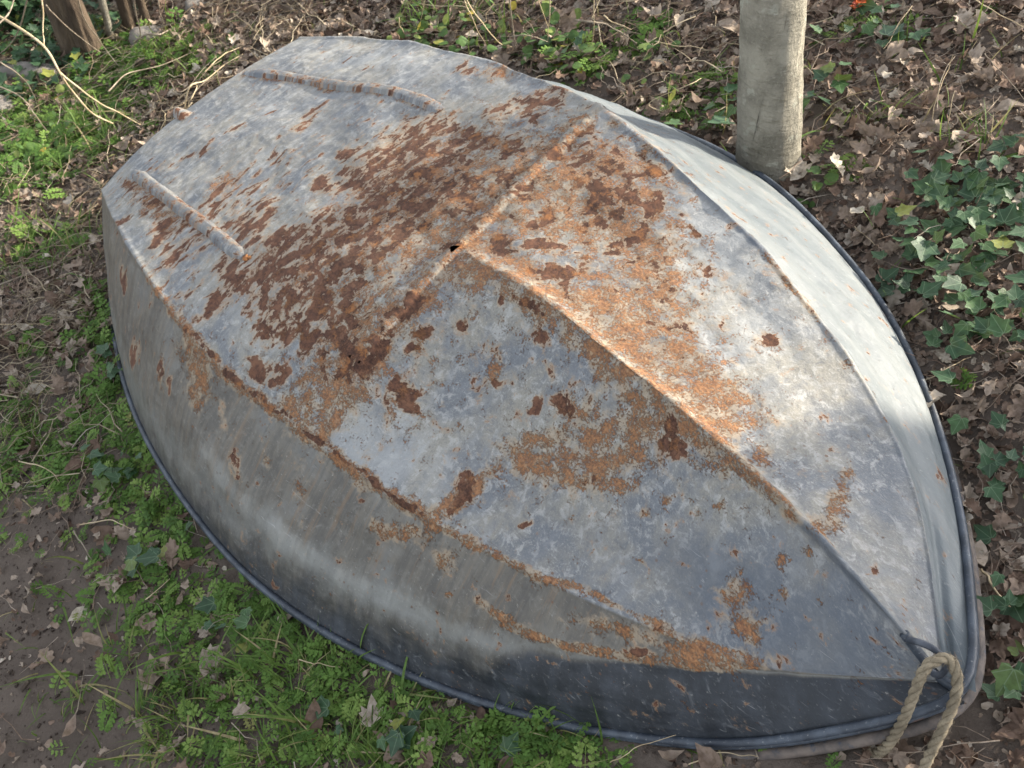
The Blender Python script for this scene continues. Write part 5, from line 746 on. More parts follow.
# ---------------------------------------------------------------- where things grow
PATCH = json.loads('''[["H",-1.313,2.6,6.55,1.76,-1.78,-7.07,0.8],["H",-1.451,2.757,10.49,3.04,-2.37,-9.05,0.7],["H",-1.048,2.809,8.95,1.92,-6.01,-10.73,0.9],["H",-1.144,2.724,15.23,3.65,-5.36,-10.03,0.5],["H",-1.362,2.451,8.41,2.44,-2.44,-10.28,0.7],["H",-1.206,2.925,12.38,2.84,-2.61,-9.26,0.6],["H",-1.375,2.346,34.37,10.31,-5.39,-23.69,1.0],["H",-1.088,2.079,25.02,6.66,-11.13,-26.71,0.8],["H",-1.226,2.075,12.3,3.48,-3.96,-19.13,0.35],["H",-1.361,3.228,20.7,5.09,-4.21,-13.79,0.4],["H",-1.038,1.695,9.64,2.71,-7.03,-20.26,0.4],["H",-0.91,1.696,19.78,4.82,-3.3,-9.26,0.55],["H",-0.964,1.812,27.19,6.83,-8.17,-21.78,0.6],["H",-1.088,1.52,15.93,4.97,-5.53,-17.82,0.5],["H",-0.938,1.342,7.17,2.02,-2.82,-9.9,0.55],["H",-0.835,1.389,10.87,2.65,-2.32,-7.72,0.8],["H",-0.744,1.192,10.43,2.39,-3.86,-14.55,0.8],["H",-0.587,1.023,10.27,1.9,-2.93,-12.28,0.9],["H",-0.646,1.122,12.27,2.45,-3.92,-15.29,0.8],["H",-0.472,0.899,11.03,1.65,-3.36,-15.41,1.0],["H",-0.369,0.789,10.73,1.24,-2.6,-13.09,1.0],["H",-0.552,0.936,13.33,2.37,-4.64,-20.92,0.6],["H",-0.658,0.989,20.39,4.37,-8.16,-35.8,0.5],["H",-0.292,0.677,9.0,0.8,-2.86,-16.18,1.0],["H",-0.386,0.655,15.44,2.0,-5.5,-32.7,0.8],["H",-0.181,0.628,16.63,0.71,-4.63,-27.23,0.9],["H",-0.063,0.601,23.3,-0.18,-5.92,-35.2,0.6],["H",0.048,0.582,52.25,-2.96,-12.16,-72.3,0.4],["H",0.337,0.53,27.66,-5.18,-9.32,-55.74,0.7],["H",0.396,0.524,70.85,-15.16,-13.28,-78.96,0.4],["H",-0.972,1.148,22.51,7.03,-13.63,-55.64,0.3],["H",-1.063,1.326,21.02,6.81,-3.65,-13.27,0.5],["H",0.101,2.118,14.49,-0.69,-8.7,-15.87,0.5],["H",0.321,2.174,22.37,-2.32,-10.34,-17.4,0.5],["H",0.205,2.139,22.07,-1.64,-8.87,-15.61,0.5],["H",0.459,1.922,19.07,-2.84,-10.9,-19.88,0.6],["H",0.389,1.853,20.78,-2.75,-10.8,-20.76,0.7],["H",0.605,1.543,22.4,-4.73,-13.57,-29.21,0.9],["H",0.59,1.594,35.6,-7.24,-16.16,-33.9,0.7],["H",0.7,1.948,25.94,-5.55,-20.08,-33.78,0.7],["H",0.755,1.934,23.98,-5.51,-20.35,-33.94,0.4],["H",0.667,1.033,90.86,-24.83,-20.84,-63.75,0.5],["H",0.981,1.887,28.23,-8.35,-21.56,-34.36,0.4],["H",-0.315,0.745,7.62,0.73,-1.95,-10.2,1.0],["H",-0.15,0.608,8.47,0.25,-4.62,-27.76,1.0],["H",-0.601,0.996,12.9,2.48,-3.87,-16.67,1.0],["H",-0.808,1.281,12.88,3.14,-2.88,-10.31,0.9],["H",-0.989,2.844,7.63,1.52,-5.44,-9.49,0.4],["G",-0.295,0.709,6.22,0.55,-1.93,-10.51,1.0],["G",-0.107,0.63,7.56,0.08,-2.96,-17.1,1.0],["G",-0.43,0.734,8.45,1.21,-2.5,-13.61,1.0],["G",-0.182,0.658,10.95,0.47,-2.61,-14.75,1.0],["G",-0.035,0.603,11.75,-0.24,-4.79,-28.17,0.8],["G",-0.297,0.725,10.29,0.91,-2.92,-15.56,0.9],["G",-0.545,0.706,11.56,2.23,-3.58,-20.68,0.6],["G",-0.678,0.746,13.72,3.34,-3.51,-19.86,0.35],["G",-0.791,0.818,17.32,4.87,-5.25,-28.03,0.2],["G",-0.634,0.878,13.29,2.85,-3.72,-18.08,0.3],["G",-1.033,1.421,13.77,4.19,-3.7,-12.57,0.3],["G",-1.197,2.069,7.4,2.04,-1.85,-8.95,0.4],["G",-1.184,2.567,6.66,1.61,-1.35,-5.36,0.4],["G",-0.984,2.815,7.68,1.53,-5.46,-9.61,0.5],["G",0.102,0.58,12.43,-1.0,-10.31,-60.67,0.5],["G",0.661,1.68,14.06,-3.08,-8.17,-15.98,0.35],["G",0.814,1.543,20.47,-5.65,-8.59,-17.39,0.4],["G",0.277,0.537,13.48,-2.16,-10.69,-64.19,0.3],["G",0.844,1.845,13.87,-3.61,-8.39,-14.25,0.2],["G",0.426,1.976,16.14,-2.22,-7.54,-13.51,0.3],["G",-0.127,2.51,6.29,0.07,-6.44,-10.55,0.3],["I",0.717,1.273,13.31,-3.57,-4.85,-12.09,1.0],["I",0.779,1.357,13.08,-3.67,-5.74,-13.24,0.9],["I",0.675,1.377,31.55,-7.74,-8.36,-19.62,0.5],["I",0.68,1.218,14.97,-3.9,-6.73,-17.64,0.8],["I",0.803,1.286,27.13,-8.02,-4.35,-10.47,0.9],["I",0.723,1.084,20.65,-5.95,-6.8,-19.59,0.7],["I",0.641,1.092,43.91,-11.33,-11.85,-34.73,0.6],["I",0.75,1.105,24.05,-7.11,-8.57,-24.07,0.8],["I",0.661,0.87,26.09,-7.52,-6.55,-23.4,0.9],["I",0.661,0.986,52.93,-14.6,-13.82,-44.14,0.6],["I",0.665,0.818,40.18,-11.88,-10.15,-38.26,0.6],["I",0.64,0.776,50.86,-14.79,-11.41,-45.34,0.4],["I",0.619,0.662,42.84,-12.67,-5.12,-23.5,0.8],["I",0.58,0.628,47.78,-13.54,-4.98,-24.19,0.6],["I",0.588,0.56,37.31,-11.03,-7.27,-38.82,0.8],["I",0.555,0.503,45.63,-13.15,-8.7,-51.21,0.7],["I",0.534,0.525,55.89,-15.41,-11.66,-66.62,0.6],["I",0.732,1.416,31.55,-8.22,-10.59,-23.81,0.4],["I",0.557,1.701,54.45,-10.2,-15.91,-31.67,0.2],["I",0.632,1.759,33.97,-7.0,-16.11,-30.44,0.6],["I",0.734,1.928,20.24,-4.54,-16.22,-27.29,0.5],["I",0.776,1.867,22.59,-5.42,-20.61,-35.3,0.5],["I",0.653,1.903,32.55,-6.62,-19.96,-34.81,0.5],["I",0.399,1.781,17.05,-2.35,-15.24,-30.35,0.5],["I",0.48,1.806,28.71,-4.59,-11.07,-21.28,0.5],["I",0.781,1.421,21.27,-5.87,-17.17,-37.93,0.5],["I",0.863,1.436,46.31,-13.92,-12.52,-26.73,0.6],["I",0.139,2.177,14.37,-0.81,-6.98,-12.28,0.2],["I",-0.779,1.248,15.26,3.61,-5.79,-21.05,0.35],["I",-0.649,1.037,16.77,3.47,-5.78,-24.25,0.3],["I",-0.859,1.589,27.37,6.47,-2.91,-8.6,0.4],["I",-0.485,0.865,18.53,2.91,-5.8,-27.62,0.25],["I",-0.151,0.623,11.22,0.34,-5.82,-34.27,0.2],["I",-0.345,0.718,15.26,1.66,-3.82,-20.79,0.15],["I",-1.524,3.129,7.3,2.07,-1.68,-5.75,0.9],["I",-1.29,3.147,11.82,2.79,-2.55,-8.51,0.4],["I",-1.638,3.282,9.41,2.79,-2.47,-8.17,1.0],["I",-1.366,2.916,15.35,4.03,-6.47,-23.32,0.6],["R",-0.153,2.455,9.51,0.16,-6.45,-10.85,0.7],["R",-0.002,2.215,8.3,-0.17,-5.41,-9.7,0.8],["R",0.131,2.043,8.93,-0.51,-7.05,-13.19,1.0],["R",0.212,1.945,11.67,-0.94,-10.32,-19.84,0.8],["R",0.293,1.903,24.05,-2.49,-12.29,-23.62,0.6],["R",0.073,2.299,10.31,-0.4,-5.45,-9.26,0.5],["R",-0.206,2.463,12.54,0.38,-12.76,-21.67,0.8],["R",0.201,2.082,14.93,-1.11,-7.12,-12.88,0.6],["R",0.331,2.068,23.11,-2.53,-10.47,-18.42,0.4],["R",-1.294,2.642,10.84,2.85,-1.77,-6.94,0.4],["R",-1.337,2.468,11.2,3.17,-5.37,-22.45,0.5],["R",0.568,1.489,29.41,-5.98,-16.18,-36.37,0.4],["L",0.66,1.449,5.56,-1.31,-0.92,-2.07,1.0],["L",0.663,0.995,9.23,-2.55,-0.83,-2.63,1.0],["L",0.44,2.083,5.23,-0.72,-2.99,-5.08,1.0],["L",0.276,2.179,7.38,-0.68,-3.58,-6.09,0.8],["L",-0.563,2.724,2.78,0.3,-3.92,-6.53,0.6],["L",-0.907,2.931,5.07,0.9,-3.65,-6.09,0.5],["L",-0.846,2.589,8.2,1.46,-3.78,-7.01,0.7],["L",-1.127,2.013,5.88,1.65,-1.58,-3.94,0.65],["L",-1.089,2.309,5.56,1.4,-3.68,-8.0,0.6],["L",-1.142,1.779,9.26,2.82,-3.68,-10.34,0.5],["L",0.789,1.842,4.57,-1.12,-2.76,-4.78,1.0],["L",0.611,0.678,28.25,-8.21,-1.03,-4.63,1.0],["L",0.483,0.503,14.8,-3.78,-6.77,-40.66,1.0],["L",0.228,0.539,7.94,-1.09,-12.62,-76.53,0.7],["L",-0.987,1.516,10.18,2.86,-2.82,-8.94,0.4],["L",-0.564,0.9,8.96,1.66,-2.29,-10.72,0.2],["L",-0.137,0.65,8.36,0.2,-2.96,-16.77,0.25],["L",-0.778,1.156,7.84,1.91,-1.91,-7.44,0.2],["L",-0.127,2.534,6.25,0.07,-6.43,-10.43,0.5]]''')
def density(kind, x, y, bg=0.):
    d = np.full(x.shape, bg, float)
    for k, x0, y0, a, b, c, e, st in PATCH:
        if k != kind: continue
        dx = x-x0; dy = y-y0; q = (a*dx+b*dy)**2+(c*dx+e*dy)**2
        d = 1-(1-d)*(1-st*np.exp(-q**1.5*.6))
    return d
def sample(kind, per_m2, bg=0., pad=.02, noise=.6, nsc=9, seed=0, extra=None, box=(-2.3, 1.5, .15, 4.0)):
    x0, x1, y0, y1 = box
    n = int(per_m2*(x1-x0)*(y1-y0))
    x = rng.uniform(x0, x1, n); y = rng.uniform(y0, y1, n)
    d = density(kind, x, y, 0)
    d = np.maximum(d, bg)
    if extra is not None: d = np.maximum(d, extra(x, y))
    d = d*np.clip(1+noise*2*(fbm(x*nsc, y*nsc, 3, 40+seed)-.5)*2.2, 0, 1.6)
    rd, _, _ = rim_dist(x, y)
    keep = (rng.uniform(0, 1, n) < d) & (rd > pad)
    x = x[keep]; y = y[keep]
    return np.stack([x, y, gz(x, y)], 1)
U = lambda a, b, n: rng.uniform(a, b, n)

# litter: right bank thick, path on the left nearly bare
def litter_bg(x, y):
    lx, ly = local_xy(x, y)
    return np.where(ly > 0, .85, .05)*np.where((ly > 0) | (lx < .3), 1, 1)+np.where((lx < .1) & (ly < 0), .30, 0)
P = sample('L', 2600, pad=.012, noise=.3, extra=litter_bg); n = len(P)
P[:, 2] += U(.001, .022, n)
scatter('leaf_litter', [OAK, curl(OAK, .9, .5), curl(OAK, -.7, -.6), curl(OVAL, 1.2, .5), curl(OVAL, -.8, .4), curl(MAPLE, .9, -.5), curl(MAPLE, -.5, .8)], P, np.minimum(.014+rng.gamma(2.6, .0066, n), .058), U(0, 6.28, n), rng.normal(0, .30, n), rng.normal(0, .34, n), rng.beta(2.0, 1.9, n), M_DEAD)
tag(bpy.data.objects['leaf_litter'], 'brown dead oak and maple leaves carpeting the bank behind the boat', 'leaves', kind='stuff')
P = sample('L', 9500, pad=.005, noise=.4, extra=lambda x, y: litter_bg(x, y)+.05); n = len(P)
P[:, 2] += U(0, .006, n)
tag(scatter('leaf_fragments', [CRUMB], P, U(.005, .017, n), U(0, 6.28, n), rng.normal(0, .5, n), rng.normal(0, .5, n), rng.beta(1.5, 1.5, n), M_DEAD),
    'crumbled brown leaf fragments strewn over the soil', 'leaf fragments', kind='stuff')
P = sample('L', 1500, pad=.01, noise=.6, extra=lambda x, y: np.where(x < -.55, .65*sstep(.9, 1.5, y)+.06, litter_bg(x, y)*.45+.05)); n = len(P)
P[:, 2] += U(.0, .02, n)
tag(scatter('twig_litter', TWIGS, P, U(.03, .12, n), U(0, 6.28, n), rng.normal(.03, .16, n), rng.normal(0, .2, n), U(.15, .95, n), M_DEAD),
    'thin dry twigs lying among the dead leaves', 'twigs', kind='stuff')
def straw_zone(x, y):
    lx, ly = local_xy(x, y)
    return np.where((x < -.45) & (y > 1.2), .8*sstep(1.2, 1.6, y), 0)+np.where((ly > 0) & (y > 1.9), .25, 0)
P = sample('Z', 1500, pad=.015, noise=.8, nsc=5, extra=straw_zone); n = len(P)
P[:, 2] += U(.004, .03, n)
tag(scatter('straw_litter', TWIGS, P, U(.05, .16, n), rng.normal(1.1, .8, n), rng.normal(.02, .14, n), rng.normal(0, .2, n), U(0, 1, n), M_STRAW),
    'pale dry grass stalks matted on the ground beyond the stern', 'straw', kind='stuff')
# ivy
P = sample('I', 2300, pad=.02, noise=.35, extra=lambda x, y: np.where((x < -1.25) & (y > 2.8), .45, 0.)); n = len(P)
P[:, 2] += U(.018, .055, n)
sz = .014+rng.gamma(4, .0038, n)*np.where(P[:, 1] > 2.4, 1.2, 1)
tag(scatter('ivy', [IVYL, IVYL, IVYS], P, sz, U(0, 6.28, n), rng.normal(.1, .3, n), rng.normal(0, .3, n), np.clip(rng.beta(2, 2.4, n)+(rng.random(n) > .96)*.5, 0, 1), M_IVY),
    'dark green ivy leaves trailing through the leaf litter', 'ivy', kind='stuff')
# feathery herb
def rim_band(x, y):
    d, s_, ly = rim_dist(x, y)
    return np.where((ly < 0) & (s_ > .1) & (s_ < .86), .95*np.exp(-(np.maximum(d, 0)/np.interp(s_, [.1, .4, .7, .86], [.10, .16, .20, .10]))**2), 0)
P = sample('H', 6000, pad=.008, noise=.8, nsc=12, extra=rim_band); n = len(P)
P[:, 2] += U(-.004, .012, n)
tag(scatter('feathery_weeds', FRONDS, P, U(.018, .046, n)*np.where(P[:, 1] > 2.1, 1.5, 1), U(0, 6.28, n), U(-.35, .6, n), rng.normal(0, .3, n), rng.beta(2, 2, n), M_HERB),
    'fresh green feathery cow parsley seedlings around the boat', 'weeds', kind='stuff')
# round leaved plants
P = sample('R', 2600, pad=.02, noise=.8); n = len(P)
P[:, 2] += U(.008, .05, n)
tag(scatter('round_leaved_weeds', [ROUNDL], P, U(.014, .030, n), U(0, 6.28, n), rng.normal(.1, .35, n), rng.normal(0, .35, n), np.clip(rng.beta(2, 2.2, n)+(rng.random(n) > .95)*.5, 0, 1), M_ROUND),
    'low pale green round-leaved weeds behind the stern', 'weeds', kind='stuff')
# grass
P = sample('G', 11000, bg=.012, pad=.006, noise=1.0, nsc=14); n = len(P)
hd = fbm(P[:, 0]*9, P[:, 1]*9, 2, 77)*9
tag(scatter('grass', BLADES, P, rng.gamma(6, .0095, n), hd+rng.normal(0, .8, n), rng.normal(-.35, .35, n), rng.normal(0, .35, n), np.clip(rng.beta(2, 2.2, n)+(rng.random(n) > .88)*.45, 0, 1), M_GRASS, False),
    'thin green and straw grass blades at the boat edge', 'grass', kind='stuff')
# soil crumbs
def lump(seed):
    r = np.random.default_rng(seed); V = r.normal(0, 1, (8, 3)); V /= np.linalg.norm(V, axis=1)[:, None]; V *= r.uniform(.7, 1.1, (8, 1)); V[:, 2] *= .6
    import bmesh
    bm = bmesh.new(); [bm.verts.new(v) for v in V]; bmesh.ops.convex_hull(bm, input=bm.verts); bm.verts.index_update()
    vs = np.array([v.co[:] for v in bm.verts]); fs = np.array([[v.index for v in f.verts][:3] for f in bm.faces]); bm.free()
    return vs, fs, vs[:, :2]
P = sample('B', 9000, bg=.5, pad=.0, noise=.8, box=(-1.4, .3, .4, 2.2)); n = len(P)
M_SOIL = mat_leaf('leaf_dead_soil', [(0, (.05, .038, .032)), (.9, (.12, .097, .083)), (1, (.24, .21, .18))], .95, 0)
tag(scatter('soil_crumbs', [lump(1), lump(2), lump(3)], P, rng.gamma(2.0, .0011, n)+.0006, U(0, 6.28, n), U(0, 3, n), U(0, 3, n), U(0, 1, n)**1.5, M_SOIL),
    'small crumbs of dark earth on the trodden path', 'soil crumbs', kind='stuff')

# ---------------------------------------------------------------- trees
def trunk_mesh(P, R, k=28, rough=.05, seed=0, n=120):
    P = smooth_path(P, n); R = np.interp(np.linspace(0, 1, n), np.linspace(0, 1, len(R)), R)
    v, f = tube(P, R, k)
    c = np.repeat(P, k, 0); j = np.tile(np.arange(k), n); z = v[:, 2]
    a = j/k*2*math.pi
    nz = (fbm(np.cos(a)*2.2+10, z*7+np.sin(a)*2.2, 4, seed)-.5)*2*rough+(fbm(np.cos(a)*6+10, z*16+np.sin(a)*6, 3, seed+5)-.5)*rough
    return c+(v-c)*(1+nz)[:, None], f

def limb(p0, d, ln, r0, r, depth, out, tips):
    P = [np.array(p0)]; d = np.array(d, float); d /= np.linalg.norm(d)
    for i in range(5):
        d = d+r.normal(0, .12, 3)+[0, 0, .05]; d /= np.linalg.norm(d); P.append(P[-1]+d*ln/5)
    out.append(tube(smooth_path(P, 12), np.linspace(r0, r0*.45, 12), 7)); tips.append(P[-1])
    if depth > 0:
        for i in (2, 3, 4, 5):
            q = d+r.normal(0, .6, 3); limb(P[i], q, ln*.6, r0*.5, r, depth-1, out, tips)

def bare_tree(base, top, r0, mat, label, name, seed, height=4.2, rough=.05, limbs=7):
    t = empty(name, base); tag(t, label, 'tree'); r = np.random.default_rng(seed)
    d = np.array(top)-np.array(base); d = d/d[2]
    d1 = np.array([0, 0, 1.])
    P = [-.12*d, [0, 0, 0], d*.45, d*.9+d1*0, d*.9+(d*.4+d1*.6)*(height*.5-.9), d*.9+(d*.3+d1*.7)*(height-.9)]
    mesh_obj('trunk', *trunk_mesh(P, [r0*1.25, r0*1.12, r0, r0*.96, r0*.75, r0*.35], 48, rough, seed, 260), mat, t)
    out = []; tips = []
    PP = smooth_path(P, 60)
    for i in range(limbs):
        p = PP[int(34+i*24/limbs)]; a = r.uniform(0, 6.28)
        limb(p, [math.cos(a), math.sin(a), .7], r.uniform(.7, 1.3), r0*.35, r, 2, out, tips)
    mesh_obj('crown', *join(out), mat, t)
    return t
tree1 = bare_tree((.500, 1.600, float(gz(.500, 1.600))-.02), (.455, 1.622, .53), .053, M_BARK,
                  'young tree with smooth grey-green trunk growing right behind the boat', 'tree', 3, rough=.10)
bare_tree((-1.325, 3.02, float(gz(-1.325, 3.02))-.02), (-1.345, 3.02, .2), .050, M_DBARK, 'rough dark brown trunk at the top left, thicker of its pair', 'tree', 11, 3.6, .16, 5)
bare_tree((-1.275, 2.985, float(gz(-1.275, 2.985))-.02), (-1.33, 3.0, .2), .034, M_DBARK, 'rough dark brown trunk at the top left, slimmer one leaning against the thick one', 'tree', 12, 3.2, .16, 4)
bare_tree((-1.235, 3.06, float(gz(-1.235, 3.06))-.02), (-1.20, 3.06, .1), .011, M_BARK, 'thin pale grey sapling between the dark trunks', 'sapling', 13, 2.2, .05, 4)
bare_tree((-1.175, 3.09, float(gz(-1.175, 3.09))-.02), (-1.16, 3.10, .1), .021, M_DBARK, 'slender dark brown trunk right of the pale sapling', 'tree', 14, 3.0, .12, 4)
bare_tree((-1.120, 3.10, float(gz(-1.12, 3.10))-.02), (-1.125, 3.10, .1), .012, M_DBARK, 'thinnest dark brown stem, furthest right of the group at the top left', 'sapling', 15, 2.4, .1, 4)

bare_tree((2.34, 1.15, float(gz(2.34, 1.15))-.05), (2.34, 1.15, 2.2), .20, M_DBARK, 'unseen stout tree added up the bank to the right to shade the bow', 'tree', 21, 5.5, .12, 7)  # stands out of frame, added so its shadow falls on the bow
# leafy shrubs beyond the left path
def shrub(loc, rx, ry, rz, n, label, seed, mat, temps, size):
    t = empty('shrub', loc); tag(t, label, 'shrub'); r = np.random.default_rng(seed)
    out = []; tips = []
    for i in range(7):
        a = r.uniform(0, 6.28); limb([r.normal(0, rx*.2), r.normal(0, ry*.2), -.05], [math.cos(a)*.6, math.sin(a)*.6, 1], rz*1.1, .008, r, 1, out, tips)
    mesh_obj('stem', *join(out), M_DBARK, t)
    c = r.normal(0, 1, (26, 3)); c /= np.linalg.norm(c, axis=1)[:, None]; c *= r.uniform(.4, 1, (26, 1)); c[:, 2] = np.abs(c[:, 2])
    k = r.integers(0, 26, n); P = (c[k]+r.normal(0, .2, (n, 3)))*[rx, ry, rz]
    P = P[P[:, 2] > 0]; n = len(P)
    o = scatter('foliage', temps, P, r.uniform(size*.7, size*1.3, n), U(0, 6.28, n), rng.normal(.4, .5, n), rng.normal(0, .5, n), np.clip(r.beta(2, 2, n), 0, 1), mat, False)
    o.parent = t
for i, a in enumerate([((-1.85, 3.35), .38, .30, .34, 1500, 'dark green ivy-leaved shrub in the top left corner', M_IVY, [IVYS, IVYL], .045),
                       ((-1.62, 3.75), .35, .30, .40, 1300, 'dense ivy-leaved shrub behind the thick dark trunk', M_IVY, [IVYS, IVYL], .045),
                       ((-.98, 3.42), .24, .22, .26, 800, 'small bright green bush right of the slender dark trunks', M_ROUND, [OVAL], .045)]):
    (x, y), rx, ry, rz, n_, lab, mt, tp, size = a
    shrub((x, y, float(gz(x, y))-.02), rx, ry, rz, n_, lab, 50+i, mt, tp, size)

# stones by the path
def stone(x, y, rx, ry, rz, label, seed):
    r = np.random.default_rng(seed); u = np.linspace(0, math.pi, 16); v = np.linspace(0, 2*math.pi, 25)[:-1]
    V = []
    for a in u:
        for b in v:
            d = np.array([math.sin(a)*math.cos(b), math.sin(a)*math.sin(b), math.cos(a)])
            d = np.sign(d)*np.abs(d)**.6
            k = 1+.25*(float(fbm(np.array(d[0]*2+seed), np.array(d[1]*2+d[2]*3), 3, seed))-.5)
            V.append(d*k*[rx, ry, rz])
    F = [[i*24+j, i*24+(j+1) % 24, (i+1)*24+(j+1) % 24, (i+1)*24+j] for i in range(15) for j in range(24)]
    o = mesh_obj('stone', np.array(V), F, M_STONE); o.location = (x, y, float(gz(x, y))+rz*.35); o.rotation_euler = (0, 0, r.uniform(-.3, .3))
    tag(o, label, 'stone', 'pale stones edging the path')
stone(-1.085, 2.99, .06, .035, .03, 'pale stone block just right of the thin dark stems at the top left', 1)
stone(-1.47, 2.93, .10, .035, .03, 'long pale stone left of the thick dark trunk', 2)
stone(-1.56, 2.79, .09, .04, .03, 'pale stone at the left edge, nearest of the stones', 3)
stone(-.93, 3.08, .05, .03, .02, 'small pale stone under the bright green bush', 4)

